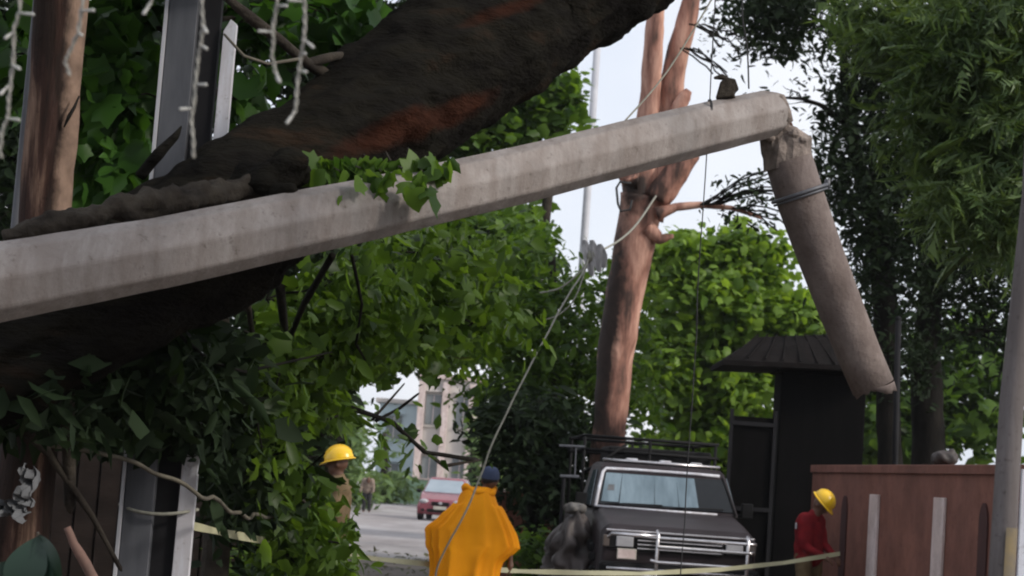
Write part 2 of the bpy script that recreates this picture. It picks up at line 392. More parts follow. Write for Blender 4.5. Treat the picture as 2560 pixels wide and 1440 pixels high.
def tree(name, label, group, foot, trunk, clumps, lsize, kind, lm, bm_, per=26, spread=.3, seed=1, droop=.3, r_limb=.08, fork=None, twigs=.25, keep=None, flat=.6):
    """trunk: list of (Vector, radius). Limbs run from the trunk to each clump; twigs on to the leaf clusters."""
    rng = np.random.default_rng(seed)
    t = thing(name, label, 'tree', foot, 0, group)
    pts, cen = clump_points(clumps, per, spread, rng)
    if keep is not None: pts = keep(pts)
    mb = MB()
    tp = [p for p, r in trunk]; tr = [r for p, r in trunk]
    P2, R2 = [], []
    for i in range(len(tp) - 1):
        for k in range(5): P2.append(tp[i].lerp(tp[i + 1], k / 5)); R2.append(tr[i] + (tr[i + 1] - tr[i]) * k / 5)
    P2.append(tp[-1]); R2.append(tr[-1])
    mb.tube(P2, R2, 14, wob=.16, wf=2, seed=seed)
    for cc in cen:
        c = Vector(cc.mean(0)); f = min(range(len(P2) // 3, len(P2)), key=lambda i: (P2[i] - c).length + max(0, P2[i].z - c.z) * 1.5)
        L = curve_pts(P2[f], c, 6, .08, rng, .05)
        r0 = min(r_limb, R2[f] * .6); mb.tube(L, [r0 * (1 - .13 * i) for i in range(7)], 6, wob=.1)
        for q in cc[:max(1, int(len(cc) * twigs))]:
            s = L[rng.integers(2, 7)]; T = curve_pts(s, q, 4, .05, rng, .08)
            mb.tube(T, [r0 * .28 * (1 - .2 * i) for i in range(5)], 4, caps=False)
    mb.build('trunk', bm_, t, smooth=True)
    leaves('crown', pts, lsize, kind, lm, t, rng, droop, flat)
    return t

def structure(o, label=None): o['kind'] = 'structure'; return o

# ================================================================== THE SETTING
def grid_sheet(name, m, x0, x1, y0, y1, nx, ny, z=0, amp=0):
    mb = MB(); vs = []
    for j in range(ny + 1):
        for i in range(nx + 1):
            x = x0 + (x1 - x0) * i / nx; y = y0 + (y1 - y0) * j / ny
            vs.append((x, y, z + amp * noise.noise(Vector((x * .6, y * .6, 3)))))
    fs = [(j * (nx + 1) + i, j * (nx + 1) + i + 1, (j + 1) * (nx + 1) + i + 1, (j + 1) * (nx + 1) + i) for j in range(ny) for i in range(nx)]
    mb.add(vs, fs); return structure(mb.build(name, m, smooth=True))
grid_sheet('ground', M['soil'], -300, 300, -40, 580, 2, 2, z=-.06)
def road_x(y, side):            # the road runs away from the camera and drifts left
    c = -.2 - (y - 30) * .073 if y > 0 else 2; return c + side * 4.3
mb = MB(); ys = [-20, 0, 15, 30, 45, 60, 80, 110, 160, 300]
vs = [(road_x(y, s), y, 0) for y in ys for s in (-1, 1)]
mb.add(vs, [(2 * i, 2 * i + 1, 2 * i + 3, 2 * i + 2) for i in range(len(ys) - 1)]); structure(mb.build('road', M['asphalt']))
for s in (-1, 1):
    mb = MB()
    for i in range(len(ys) - 1):
        a, b = ys[i], ys[i + 1]; xa, xb = road_x(a, s), road_x(b, s); e = s * .18
        mb.hexa([(xa, a, -.06), (xa + e, a, -.06), (xb + e, b, -.06), (xb, b, -.06)], [(xa, a, .13), (xa + e, a, .13), (xb + e, b, .13), (xb, b, .13)])
    structure(mb.build('kerb', M['kerb']))
    mb = MB(); vs = [(road_x(y, s) + s * (.18 + k * 3), y, .10) for y in ys for k in (0, 1)]
    mb.add(vs, [(2 * i, 2 * i + 1, 2 * i + 3, 2 * i + 2) for i in range(len(ys) - 1)]); structure(mb.build('pavement', M['soil']))
# mud and leaf litter swept over the near part of the road
rng = np.random.default_rng(3)
mb = MB(); out = []
for k in range(40):
    a = 2 * math.pi * k / 40; r = 1 + .25 * noise.noise(Vector((math.cos(a) * 2, math.sin(a) * 2, 1)))
    out.append((-.4 + 5.2 * r * math.cos(a), 15 + 22 * r * math.sin(a), .004))
mb.add([(-.4, 15, .004)] + out, [(0, 1 + k, 1 + (k + 1) % 40) for k in range(40)])
structure(mb.build('mud', M['soil']))
n = 2600; lp = np.stack([rng.uniform(-6, 4, n), rng.uniform(14, 37, n), np.full(n, .02)], 1)
tag(leaves('leaf_litter', lp, .12, 'small', M['leaf_litter'], None, rng, 0, .95), 'scattered torn leaves on the road under the fallen tree', 'leaf litter', kind='stuff')


# ================================================================== BUILDINGS, WALLS, GATE
def wall_block(mb, a, b, z0, z1, th):
    a, b = Vector(a), Vector(b); d = (b - a).normalized(); n = Vector((-d.y, d.x, 0)) * th
    mb.hexa([(a.x, a.y, z0), (b.x, b.y, z0), (b.x + n.x, b.y + n.y, z0), (a.x + n.x, a.y + n.y, z0)],
            [(a.x, a.y, z1), (b.x, b.y, z1), (b.x + n.x, b.y + n.y, z1), (a.x + n.x, a.y + n.y, z1)])
# red compound wall on the right
A = GX(2028, 1250, 25.6); B = GX(2640, 1250, 17.3); D = (B - A).normalized(); NB = Vector((-D.y, D.x, 0)); NF = -NB
t = thing('compound_wall', 'low red oxide compound wall with pinkish white vertical stripes behind the grey pole', 'wall', A)
mb = MB(); wall_block(mb, A, B, 0, 1.95, .25); mb.build('wall_body', M['wall_red'], t)
mb = MB(); wall_block(mb, A + NF * .03 - D * .02, B + NF * .03, 1.95, 2.05, .31); mb.build('coping', M['wall_red'], t, bevel=.01)
def wall_s(px):                 # where a pixel column meets the wall
    q = P(px, 1300, 1.0) - Vector((0, 0, CAMH)); 
    den = q.x * D.y - q.y * D.x; k = (A.x * D.y - A.y * D.x) / den
    X = q * k; return (Vector((X.x, X.y, 0)) - A).dot(D)
for px in (2188, 2352, 2530):
    s = wall_s(px); c = A + D * s; mb = MB(); wall_block(mb, c - D * .17 + NF * .035, c + D * .17 + NF * .035, .2, 1.70, .033)
    mb.build('stripe', M['stripe'], t, bevel=.006)
for px in (2112, 2462):
    s = wall_s(px); c = A + D * s + NF * .02; poly = []
    for k in range(13): a = math.pi * k / 12; poly.append(c + D * .12 * math.cos(a) + Vector((0, 0, 1.45 + .22 * math.sin(a))))
    poly = [c + D * .12 + Vector((0, 0, .5))] + poly + [c - D * .12 + Vector((0, 0, .5))]
    MB().prism(poly, NB * .018).build('arch_recess_panel', M['niche'], t)  # raised panels stand for arched recesses, the recess shade put into their colour
# dark gate pillar with its little tiled roof
g = GX(2034, 1250, 27.6)
t = thing('gate_pillar', 'tall black gate pillar with a small tiled hip roof beside the pickup truck', 'gate pillar', g)
mb = MB(); mb.box((g.x, g.y, 1.8), (1.22, .7, 3.6)); mb.build('pillar_body', M['dark_paint'], t, bevel=.02)
mb = MB(); e = PY(1800, 905, 27.2); ex = g.x - e.x; rz = e.z
c8 = [(g.x - ex, g.y - .8, rz - .06), (g.x + .85, g.y - .8, rz), (g.x + .85, g.y + .8, rz), (g.x - ex, g.y + .8, rz - .06)]
mb.hexa(c8, [(x, y, z + .07) for x, y, z in c8]); 
mb.hexa([(x, y, z + .07) for x, y, z in c8], [(g.x - .95, g.y - .12, rz + .42), (g.x + .35, g.y - .12, rz + .56), (g.x + .35, g.y + .12, rz + .56), (g.x - .95, g.y + .12, rz + .42)])
for k in range(9):
    x = g.x - ex + .1 + k * (ex + .7) / 9; xt = g.x - .95 + 1.2 * k / 9
    mb.tube([(x, g.y - .81, rz + .06), (xt, g.y - .14, rz + .45 + .1 * k / 9)], .011, 6)
mb.build('roof', M['roof_dark'], t)
mb = MB(); mb.box((g.x, g.y, 3.42), (1.36, .84, .1)); mb.build('cornice', M['dark_paint'], t, bevel=.02)
g2 = GX(1880, 1250, 27.2)
t = thing('gate_leaf', 'black sheet metal gate leaf standing half open behind the truck', 'gate', g2)
mb = MB(); mb.box((g2.x - .05, g2.y, 1.35), (.62, .06, 2.7)); mb.build('sheet_panel', M['dark_paint'], t)
mb = MB()
for z in (.3, 1.4, 2.6): mb.box((g2.x - .05, g2.y - .05, z), (.66, .05, .06))
for x in (-.36, .26): mb.box((g2.x + x, g2.y - .045, 1.4), (.05, .05, 2.8))
mb.build('gate_frame', M['steel_dark'], t)
# brown boundary wall low on the left
a = GX(-120, 1250, 16.5); b = GX(650, 1250, 18.5)
t = thing('boundary_wall', 'dark brown boarded boundary wall low behind the fallen tree', 'wall', a)
mb = MB(); wall_block(mb, a, b, 0, 1.52, .12); mb.build('wall_body', M['wall_brown'], t)
d_ = (b - a).normalized(); L = (b - a).length; nf = Vector((d_.y, -d_.x, 0))
mb = MB()
for k in range(14):
    c = a + d_ * (k + .3) * L / 14 + nf * .025; wall_block(mb, c - d_ * .02, c + d_ * .02, 0, 1.56, .022)
mb.build('batten', M['wall_brown'], t)
# far buildings at the end of the road
def building(name, label, px, py0, y, wd, dp, ht, m, floors, cols, mw, rz=0, extra=None):
    g = GX(px, py0, y); t = thing(name, label, 'building', g, rz)
    mb = MB(); mb.box((0, dp / 2, ht / 2), (wd, dp, ht)); mb.build('wall', m, t, world=False, bevel=.03)
    fh = ht / floors
    for i in range(floors):
        for j in range(cols):
            x = -wd / 2 + wd * (j + .5) / cols; z = fh * (i + .5)
            f = MB().box((x, -.03, z), (wd / cols * .5, .08, fh * .48)).build('window', M['window'], t, world=False)
            MB().box((x, -.08, z + fh * .3), (wd / cols * .66, .35, .1)).build('lintel', m, f, world=False)
            MB().box((x, -.06, z - fh * .27), (wd / cols * .6, .16, .07)).build('sill', m, f, world=False)
            MB().box((x, -.075, z), (.05, .02, fh * .46)).build('mullion', mw, f, world=False)
    mb = MB(); mb.box((0, dp / 2, ht + .12), (wd + .5, dp + .5, .24)); mb.build('parapet', mw, t, world=False)
    return t
t = building('house', 'pale blue rendered house far down the road', 1010, 1240, 112, 3.6, 8, 5.6, M['bld_blue'], 2, 2, M['bld_beige'])
t = building('house', 'beige rendered house with tall pilasters far behind the red car', 1105, 1240, 108, 3.4, 8, 7.0, M['bld_beige'], 2, 2, M['stripe'])
for x in (-1.55, -.2, 1.3): MB().box((x, -.22, 3.4), (.38, .3, 6.8)).build('pilaster', M['stripe'], t, world=False, bevel=.02)
t = building('house', 'grey gabled house mostly hidden behind dark trees right of the car', 1210, 1240, 118, 5, 8, 5, M['bld_beige'], 2, 2, M['stripe'])
t = thing('boundary_wall', 'low pale green painted wall at the end of the road', 'wall', GX(1020, 1240, 100))
mb = MB(); mb.box((t.location.x, 100, .65), (3.4, .25, 1.3)); mb.build('wall_body', M['bld_green'], t)
mb = MB(); mb.box((t.location.x, 100, 1.34), (3.5, .33, .08)); mb.build('coping', M['stripe'], t)

# ================================================================== BROKEN CONCRETE POLE
def pole_d(px):                 # distance of the fallen pole at a pixel column
    return 1 / (1 / 8.0 + (1 / 12.0 - 1 / 8.0) * px / 1930)
t = thing('concrete_pole', 'broken octagonal concrete electricity pole lying slanted under the fallen trunk', 'utility pole', P(-350, 775, pole_d(-350)))
cp = [(-420, 775), (0, 705), (400, 632), (900, 527), (1300, 438), (1600, 361), (1780, 316), (1925, 284)]
pts = [P(x, y, pole_d(x)) for x, y in cp]; rad = [.178, .172, .164, .16, .158, .158, .158, .152]
pp, rr = [], []
for i in range(len(pts) - 1):
    for k in range(8): pp.append(pts[i].lerp(pts[i + 1], k / 8)); rr.append(rad[i] + (rad[i + 1] - rad[i]) * k / 8)
pp.append(pts[-1]); rr.append(rad[-1])
mb = MB(); mb.tube(pp, rr, 8, rot=R(22.5 + 13), wob=.02, wf=4); mb.build('shaft', M['concrete'], t, bevel=.012)
dr = (pts[-1] - pts[-2]).normalized()
mb = MB(); mb.tube([pts[-1] - dr * .02, pts[-1] + dr * .03, pts[-1] + dr * .07, pts[-1] + dr * .09], [.146, .152, .11, .04], 16, wob=.35, wf=9)
mb.build('broken_end', M['concrete_broken'], t, smooth=True)
mb = MB()
for k in range(5):
    a = k * 1.25; o = Vector((.08 * math.cos(a), .03, .08 * math.sin(a))); q = P(1965 + 8 * k, 345, 12.0)
    mb.tube([pts[-1] + o, pts[-1] + dr * .10 + o * .8 - Vector((0, 0, .02)), q + o * .5 + Vector((0, 0, .05)), q + o * .6 - Vector((0, 0, .15))], .008, 6)
mb.build('reinforcing_bar', M['rebar'], t)
c = P(1768, 318, pole_d(1768)); mb = MB()
for dy in (0, .012): mb.tube([c + Vector((0, 0, 0)) + (Vector((0, -math.cos(a), math.sin(a)))) * .166 + dr * (dy + .004 * math.sin(3 * a)) for a in [2 * math.pi * k / 24 for k in range(25)]], .004, 5, caps=False)
mb.build('binding_wire', M['rope_dark'], t)
# the snapped length hanging from the end
hp = [(1950, 322), (1972, 400), (2002, 500), (2052, 640), (2105, 780), (2150, 890), (2186, 985)]
hq = [P(x, y, 12.05) for x, y in hp]
t = thing('pole_stub', 'snapped length of round concrete pole dangling from the broken end', 'broken pole', hq[-1])
mb = MB(); mb.tube(hq[1:-1] + [P(2183, 968, 12.05)], [.150, .153, .147, .142, .138, .136], 28, wob=.02, wf=5); mb.build('shaft', M['concrete_pipe'], t, smooth=True)
mb = MB(); mb.tube([P(1944, 315, 12.02), P(1950, 330, 12.05), P(1962, 365, 12.05), P(1975, 412, 12.05)], [.05, .105, .145, .147], 18, wob=.4, wf=8, seed=4)
mb.build('broken_top', M['concrete_broken'], t)
for (x, y, r) in ((1985, 335, .045), (1925, 345, .035), (2005, 350, .035)):
    MB().ell(P(x, y, 11.95), (r, r * .8, r * .7), 7, 5).build('concrete_chip', M['concrete_broken'], t)
ax = (hq[3] - hq[1]).normalized(); c = P(1999, 484, 12.05); u = ax.cross(Vector((0, 1, 0))).normalized(); v = ax.cross(u)
mb = MB()
for o, r_, th in ((0, .176, .012), (.022, .172, .008)):
    mb.tube([c + ax * o + (u * math.cos(a) + v * math.sin(a)) * r_ for a in [2 * math.pi * k / 32 for k in range(33)]], th, 7, caps=False)
mb.box(c + u * .185, (.03, .05, .06)); mb.build('clamp_ring', M['steel'], t, smooth=True)
mb = MB(); n_ = 40; vs = []
for e in range(3):
    for k in range(n_):
        a = 2 * math.pi * k / n_; jag = .05 * noise.noise(Vector((math.cos(a) * 2.5, math.sin(a) * 2.5, 2))) + .025 * noise.noise(Vector((k * .9, 0, 0))) + .03 * math.cos(a)
        L_ = (0, .03 + jag, .01 + jag)[e]; r_ = (.1365, .134, .09)[e]
        vs.append(P(2183, 968, 12.05) + (u * math.cos(a) + v * math.sin(a)) * r_ + ax * L_)
mb.add(vs, [(e * n_ + k, e * n_ + (k + 1) % n_, (e + 1) * n_ + (k + 1) % n_, (e + 1) * n_ + k) for e in range(2) for k in range(n_)] + [tuple(range(2 * n_, 3 * n_))])
mb.build('broken_bottom', M['concrete_pipe'], t, smooth=True)
# chunk of torn wood on top of the pole
c = P(1815, 232, pole_d(1815)); t = thing('wood_chunk', 'torn brown chunk of wood perched on top of the concrete pole', 'wood chunk', c)
mb = MB(); poly = [P(x, y, pole_d(1815) - .05) for x, y in ((1788, 246), (1800, 205), (1812, 192), (1838, 196), (1845, 216), (1834, 226), (1836, 240))]
mb.prism(poly, (0.02, .1, 0)); mb.build('splinter_block', M['bark_mid'], t, bevel=.01)
mb = MB(); mb.tube([P(1786, 195, 11.6), P(1805, 192, 11.62), P(1832, 202, 11.64)], [.008, .02, .006], 6); mb.build('splinter', M['bark_mid'], t)

# ================================================================== FALLEN TREE
ft = thing('fallen_tree', 'huge dark fallen tree trunk leaning across the broken concrete pole', 'fallen tree', P(-60, 1010, 9.6))
tk = [(-700, 1290, 9.3, 100), (-300, 1080, 9.4, 125), (110, 855, 9.6, 155), (340, 700, 9.75, 188), (560, 575, 9.95, 190), (760, 428, 10.3, 180), (957, 280, 10.7, 175), (1113, 162, 11.1, 182), (1300, 30, 11.6, 190), (1600, -180, 12.2, 205), (1980, -440, 13, 200)]
P2, R2 = [], []
for i in range(len(tk) - 1):
    for k in range(26):
        u_ = k / 26; a, b = tk[i], tk[i + 1]; c = [a[j] + (b[j] - a[j]) * u_ for j in range(4)]
        P2.append(P(c[0], c[1], c[2])); R2.append(c[3] / FPX * c[2])
mb = MB(); n0 = 110; mb.tube(P2, R2, n0, wob=.10, wf=1.6, seed=5)
vv = []
for i, v in enumerate(mb.v):    # ridged bark
    q = Vector(v); k = min(i // n0, len(P2) - 1); dd = (q - P2[k]); 
    al = q.dot(Vector((.82, .2, .55))); w1 = q - Vector((.82, .2, .55)) * al * .8
    f = abs(noise.noise(w1 * 5.5)) * -.075 + abs(noise.noise(w1 * 13 + Vector((3, 0, 0)))) * -.03 + noise.noise(q * 9) * .018 + abs(noise.noise(q * 3 + Vector((9, 0, 0)))) * .045
    vv.append(tuple(q + dd.normalized() * f) if dd.length > 1e-6 else v)
mb.v = vv; mb.build('trunk', M['bark_dark'], ft, smooth=True)
mb = MB()   # burr of torn bark resting on the pole, knots
mb.ell(P(680, 440, 9.5), (.22, .2, .10), 16, 10, Matrix.Rotation(R(-25), 3, 'Y')); mb.ell(P(716, 474, 9.2), (.05, .09, .05), 10, 8); mb.ell(P(640, 470, 9.3), (.12, .12, .05), 10, 8)
o = mb.build('burr', M['bark_dark'], ft, remesh=.03)
for v in o.data.vertices: v.co += v.normal * noise.noise((v.co + ft.location) * 8) * .07
def limb(name, pl, m, parent, n=14, wob=.18, wf=5, seed=1, sub=5):
    P_, R_ = [], []
    for i in range(len(pl) - 1):
        for k in range(sub):
            u_ = k / sub; a, b = pl[i], pl[i + 1]; c = [a[j] + (b[j] - a[j]) * u_ for j in range(4)]
            P_.append(P(c[0], c[1], c[2])); R_.append(c[3] / FPX * c[2])
    e1 = P(*pl[-1][:3]); P_.append(e1); R_.append(pl[-1][3] / FPX * pl[-1][2]); dd = (P_[-1] - P_[-2]).normalized()
    P_.append(e1 + dd * R_[-1] * 1.2); R_.append(R_[-1] * .55); P_.append(e1 + dd * R_[-2] * 1.8); R_.append(R_[-2] * .12)
    return MB().tube(P_, R_, n, wob=wob, wf=wf, seed=seed).build(name, m, parent, smooth=True)
patch(M['bark_dark'], [(P(1010, 325, 10.35) - ft.location, R(-33), (.62, .5, .075)), (P(1230, 70, 11.2) - ft.location, R(-33), (.4, .5, .05)), (P(1120, 290, 10.6) - ft.location, R(-38), (.4, .5, .05))], (.040, .0155, .0095))
limb('branch', [(10, 592, 8.35, 16), (60, 575, 8.4, 24), (200, 545, 8.5, 30), (260, 528, 8.57, 27), (330, 518, 8.65, 34), (460, 500, 8.85, 34), (620, 470, 9.3, 30), (760, 440, 10.1, 24)], M['bark_mid'], ft, 28, .5, 12, 3, 18)
limb('branch', [(350, 440, 9.75, 14), (395, 385, 9.7, 16), (440, 340, 9.75, 10), (452, 318, 9.8, 3)], M['bark_dark'], ft, 8)
limb('branch', [(555, -15, 9.6, 12), (640, 55, 9.7, 14), (700, 100, 9.8, 13), (770, 160, 10.2, 14), (860, 210, 10.8, 14)], M['bark_mid'], ft, 10)
limb('branch', [(560, 85, 9.7, 3), (610, 140, 9.7, 4), (670, 160, 9.8, 4), (745, 148, 9.9, 5)], M['pale_twig'], ft, 6)
limb('branch', [(770, 158, 10.2, 12), (830, 142, 10.4, 11), (900, 135, 10.9, 10)], M['bark_mid'], ft, 10)
# drooping twigs of the fallen tree with their broad leaves (lower left and centre)
twg = [[(830, 640, 10.5, 10), (760, 760, 11.5, 9), (700, 900, 12.3, 7), (600, 960, 12.8, 5)],
       [(700, 720, 10.6, 12), (720, 900, 12.5, 9), (850, 1010, 14, 7), (980, 1055, 15, 6), (1060, 1130, 15.5, 5), (1190, 1150, 16, 6)],
       [(940, 1052, 14.8, 5), (1000, 1020, 15, 4), (1045, 985, 15, 3)],
       [(980, 1055, 15, 5), (1040, 1110, 15.4, 5), (1110, 1165, 15.8, 5), (1200, 1150, 16, 3)],
       [(930, 1050, 14.7, 4), (975, 1000, 14.9, 3), (1010, 960, 15, 2)],
       [(620, 760, 10.8, 8), (640, 900, 11.8, 6), (760, 900, 12.5, 4), (880, 880, 13, 3)],
       [(300, 800, 9.8, 9), (420, 900, 11, 8), (560, 980, 12, 6), (700, 1200, 13, 5), (800, 1290, 13.8, 4)],
       [(160, 830, 9.7, 26), (165, 960, 9.9, 20), (172, 1100, 10, 18), (175, 1260, 10.1, 14)],
       [(-20, 1000, 9.8, 14), (120, 1130, 10, 12), (230, 1290, 10.1, 8), (300, 1420, 10.2, 6)],
       [(150, 560, 8.6, 3), (100, 430, 9.2, 3)]]
twg[:0] = [[(560, 860, 10.6, 5), (590, 960, 11.0, 4), (640, 1040, 11.3, 3), (655, 1120, 11.5, 2)], [(880, 640, 11.2, 5), (905, 760, 12, 4), (890, 860, 12.3, 3), (930, 930, 12.6, 2)],
    [(700, 930, 11.5, 3), (680, 1000, 11.6, 3), (668, 1040, 11.6, 3), (680, 1090, 11.6, 2)], [(430, 820, 9.8, 6), (520, 900, 10.2, 5), (610, 930, 10.6, 4), (720, 905, 11, 3), (830, 880, 11.4, 2)]]
for k, b in enumerate(twg[:-1]): limb('branch', b, M['bark_black'] if k < 7 else M['bark_mid'], ft, 8, seed=k)
rng = np.random.default_rng(11)
cl_ = [(420, 900, 11.5, 190, 110, .6, 22), (650, 900, 12.5, 200, 190, .8, 34), (560, 1060, 12.2, 200, 160, .7, 30), (850, 760, 13, 230, 120, .9, 36),
       (760, 1010, 14, 160, 120, .8, 26), (700, 1200, 14, 130, 160, .7, 30), (800, 1250, 14.6, 90, 130, .5, 20), (720, 1380, 14, 160, 90, .6, 26),
       (330, 1030, 11.2, 120, 100, .5, 14), (120, 990, 10.6, 150, 90, .4, 14), (1040, 800, 14.5, 200, 100, .9, 26), (1120, 640, 14, 160, 70, .8, 14), (870, 1150, 15, 70, 50, .4, 7), (950, 1090, 15.5, 60, 60, .4, 6)]
pts_, cen_ = clump_points(cl_, 46, .24, rng)
def keep_f(p):
    x, y = pix(p)
    m = ~((x > 895) & (x < 1290) & (y > 1170)); m &= ~((x > 870) & (x < 1180) & (y > 960) & (y < 1200) & (rng.random(len(x)) < .85))
    m &= ~((x > 755) & (x < 930) & (y > 1065) & (y < 1190)); m &= ~((x > 800) & (x < 930) & (y > 1180) & (y < 1300) & (rng.random(len(x)) < .66)); m &= ~((x > 810) & (x < 930) & (y > 1180) & (y < 1360) & (rng.random(len(x)) < .6))
    m &= ~((x < 480) & (y > 1110) & (rng.random(len(x)) < .93)); m &= ~((x > 195) & (x < 640) & (y > 1180) & (rng.random(len(x)) < .6))
    lo = 870 - (x - 520) * .75
    m &= ~((x < 860) & (y < lo) & (rng.random(len(x)) < .9))
    m &= ~(y < 520) & ~((x > 1290) & (y > 900))
    return p[m]
kp = keep_f(pts_); kx, ky = pix(kp)
h = (rng.random(len(kp)) < .5) & (kx >= 640)
leaves('foliage', kp[h], .090, 'lobed', M['leaf_near'], ft, rng, .7, .3, .45)
leaves('foliage', kp[(kx >= 640) & ~h], .10, 'oval', M['leaf_near'], ft, rng, .9, .25, .45)
leaves('painted_shade_foliage', kp[(kx < 640) & (rng.random(len(kp)) < .5)], .12, 'oval', M['leaf_dark'], ft, rng, .6, .3)  # left part of the leaves: shade painted as a darker leaf colour
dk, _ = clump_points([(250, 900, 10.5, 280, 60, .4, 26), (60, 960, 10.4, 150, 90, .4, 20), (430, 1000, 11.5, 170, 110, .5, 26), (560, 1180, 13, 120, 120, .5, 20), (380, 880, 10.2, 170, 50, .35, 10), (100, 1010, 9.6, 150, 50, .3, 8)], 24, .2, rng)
leaves('painted_shade_foliage', dk[~((pix(dk)[0] < 490) & (pix(dk)[1] > 1115))], .15, 'oval', M['leaf_dark'], ft, rng, .6, .3)
mb = MB()
for cc in cen_:
    for q in cc[::3]:
        s = cc[int(rng.integers(0, len(cc)))]; mxx, myy = pix((np.array(s) + q) / 2)
        if (760 < mxx < 1200 and 1060 < myy) or (mxx < 480 and myy > 1100): continue
        mb.tube(curve_pts(s, q, 4, .05, rng, .1), .008, 4, caps=False)
o = mb.build('twig', M['bark_black'], ft)
# sprigs hanging over the concrete pole
sp = [(820, 432, 9.6), (860, 425, 9.6), (930, 440, 9.55), (920, 470, 9.4), (925, 440, 9.4), (1010, 430, 9.5), (1055, 440, 9.4), (1075, 470, 9.35), (1060, 455, 9.35), (850, 490, 9.2), (1090, 420, 9.6), (1030, 470, 9.3), (790, 425, 9.5), (990, 425, 9.6), (905, 455, 9.3)]
lp = np.array([P(x, y, d) for x, y, d in sp] + [P(rng.uniform(770, 1130), rng.uniform(395, 432), 9.7) for _ in range(110)] + [P(rng.uniform(900, 1100), rng.uniform(430, 480), 9.4) for _ in range(14)])
leaves('sprig', lp, .10, 'lobed', M['leaf_mid'], ft, rng, 1.6, .05)
mb = MB(); 
for a in range(5): mb.tube([P(780 + a * 60, 370, 10.3), P(815 + a * 55, 408, 9.8), P(850 + a * 52, 428 - (a % 2) * 8, 9.6)], .004, 4, caps=False)
mb.build('twig', M['twig'], ft)
# single large leaves low on the left
t = thing('leafy_sprout', 'dark waxy leaves of a young plant at the bottom left corner', 'plant', GX(90, 1400, 6.5))
mb = MB(); base = P(95, 1560, 6.4); mb.tube([t.location, base, P(95, 1330, 6.4)], [.012, .009, .005], 6); mb.build('stem', M['twig'], t)
for (x0, y0, x1, y1, wd) in ((95, 1340, 48, 1500, .075), (95, 1335, 150, 1480, .055), (90, 1345, 100, 1560, .07), (60, 1400, -40, 1500, .06)):
    a = P(x0, y0, 6.4); b = P(x1, y1, 6.3); ax_ = b - a; sd = ax_.cross(Vector((.2, 1, .1))).normalized(); vs = [a]; n_ = 10
    for i in range(1, n_):
        u_ = i / n_; wv = wd * math.sin(math.pi * u_) ** .8; c = a + ax_ * u_ + Vector((0, -.05 * math.sin(math.pi * u_), 0))
        vs += [c - sd * wv, c + Vector((0, .02, 0)), c + sd * wv]
    vs.append(b); f = [(0, 2, 1), (0, 3, 2)]
    for i in range(n_ - 2):
        j = 1 + 3 * i; f += [(j, j + 1, j + 4, j + 3), (j + 1, j + 2, j + 5, j + 4)]
    j = 1 + 3 * (n_ - 2); f += [(j, j + 1, len(vs) - 1), (j + 1, j + 2, len(vs) - 1)]
    MB().add(vs, f).build('leaf', M['leaf_blue'], t, smooth=True)

# ================================================================== STANDING THINGS ON THE LEFT
def px_tube(pl, n=8, wob=0, wf=3, seed=0, sub=1, **k):
    P_, R_ = [], []
    for i in range(len(pl) - 1):
        for q in range(sub):
            u_ = q / sub; a, b = pl[i], pl[i + 1]; c = [a[j] + (b[j] - a[j]) * u_ for j in range(4)]
            P_.append(P(c[0], c[1], c[2])); R_.append(c[3] / FPX * c[2])
    P_.append(P(*pl[-1][:3])); R_.append(pl[-1][3] / FPX * pl[-1][2])
    return MB().tube(P_, R_, n, wob=wob, wf=wf, seed=seed, **k)
def to_ground(px, py, d):
    q = P(px, py, d); return Vector((q.x, q.y, 0))
# reddish brown trunk
q0 = to_ground(90, 700, 11.2)
t = thing('bare_tree', 'smooth brown tree trunk standing at the left edge with painted sunlight on its right flank', 'tree', q0)
patch(M['bark_left'], [(P(203, 120, 11.08) - t.location, 0, (.085, .3, 1.1)), (P(168, 460, 11.08) - t.location, 0, (.07, .3, .5))], (.27, .185, .14))  # sunlight on the right flank put into the bark colour
mb = MB(); pl = [q0 + Vector((0, 0, -.1)), q0 + Vector((0, 0, .2)), P(75, 1100, 11.2), P(112, 540, 11.2), P(132, 300, 11.2), P(154, 0, 11.2), P(172, -300, 11.3), P(200, -600, 11.4)]
rr = [.24, .2, .165, .15, .155, .152, .145, .13]; P2, R2 = [], []
for i in range(len(pl) - 1):
    for k in range(8): P2.append(pl[i].lerp(pl[i + 1], k / 8)); R2.append(rr[i] + (rr[i + 1] - rr[i]) * k / 8)
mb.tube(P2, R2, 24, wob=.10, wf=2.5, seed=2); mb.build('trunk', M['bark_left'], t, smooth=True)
px_tube([(160, 318, 11.06, 2), (172, 292, 11.05, 5), (186, 268, 11.05, 4), (198, 240, 11.08, 2)], 8, sub=3).build('knot', M['bark_black'], t, smooth=True)
rng = np.random.default_rng(21)
pts_, cen_ = clump_points([(0, -420, 11.5, 500, 160, 1.6, 40), (600, -400, 12, 500, 150, 1.6, 40)], 24, .3, rng)
mb = MB()
for cc in cen_: mb.tube(curve_pts(P2[-4], Vector(cc.mean(0)), 6, .06, rng), [.1, .09, .08, .06, .05, .04, .03], 7)
mb.build('branch', M['bark_left'], t, smooth=True)
leaves('crown', pts_, .2, 'lobed', M['leaf_left'], t, rng, .4, .5)
mb = MB(); ov = []  # unseen leafy boughs added above the frame to shade the concrete pole
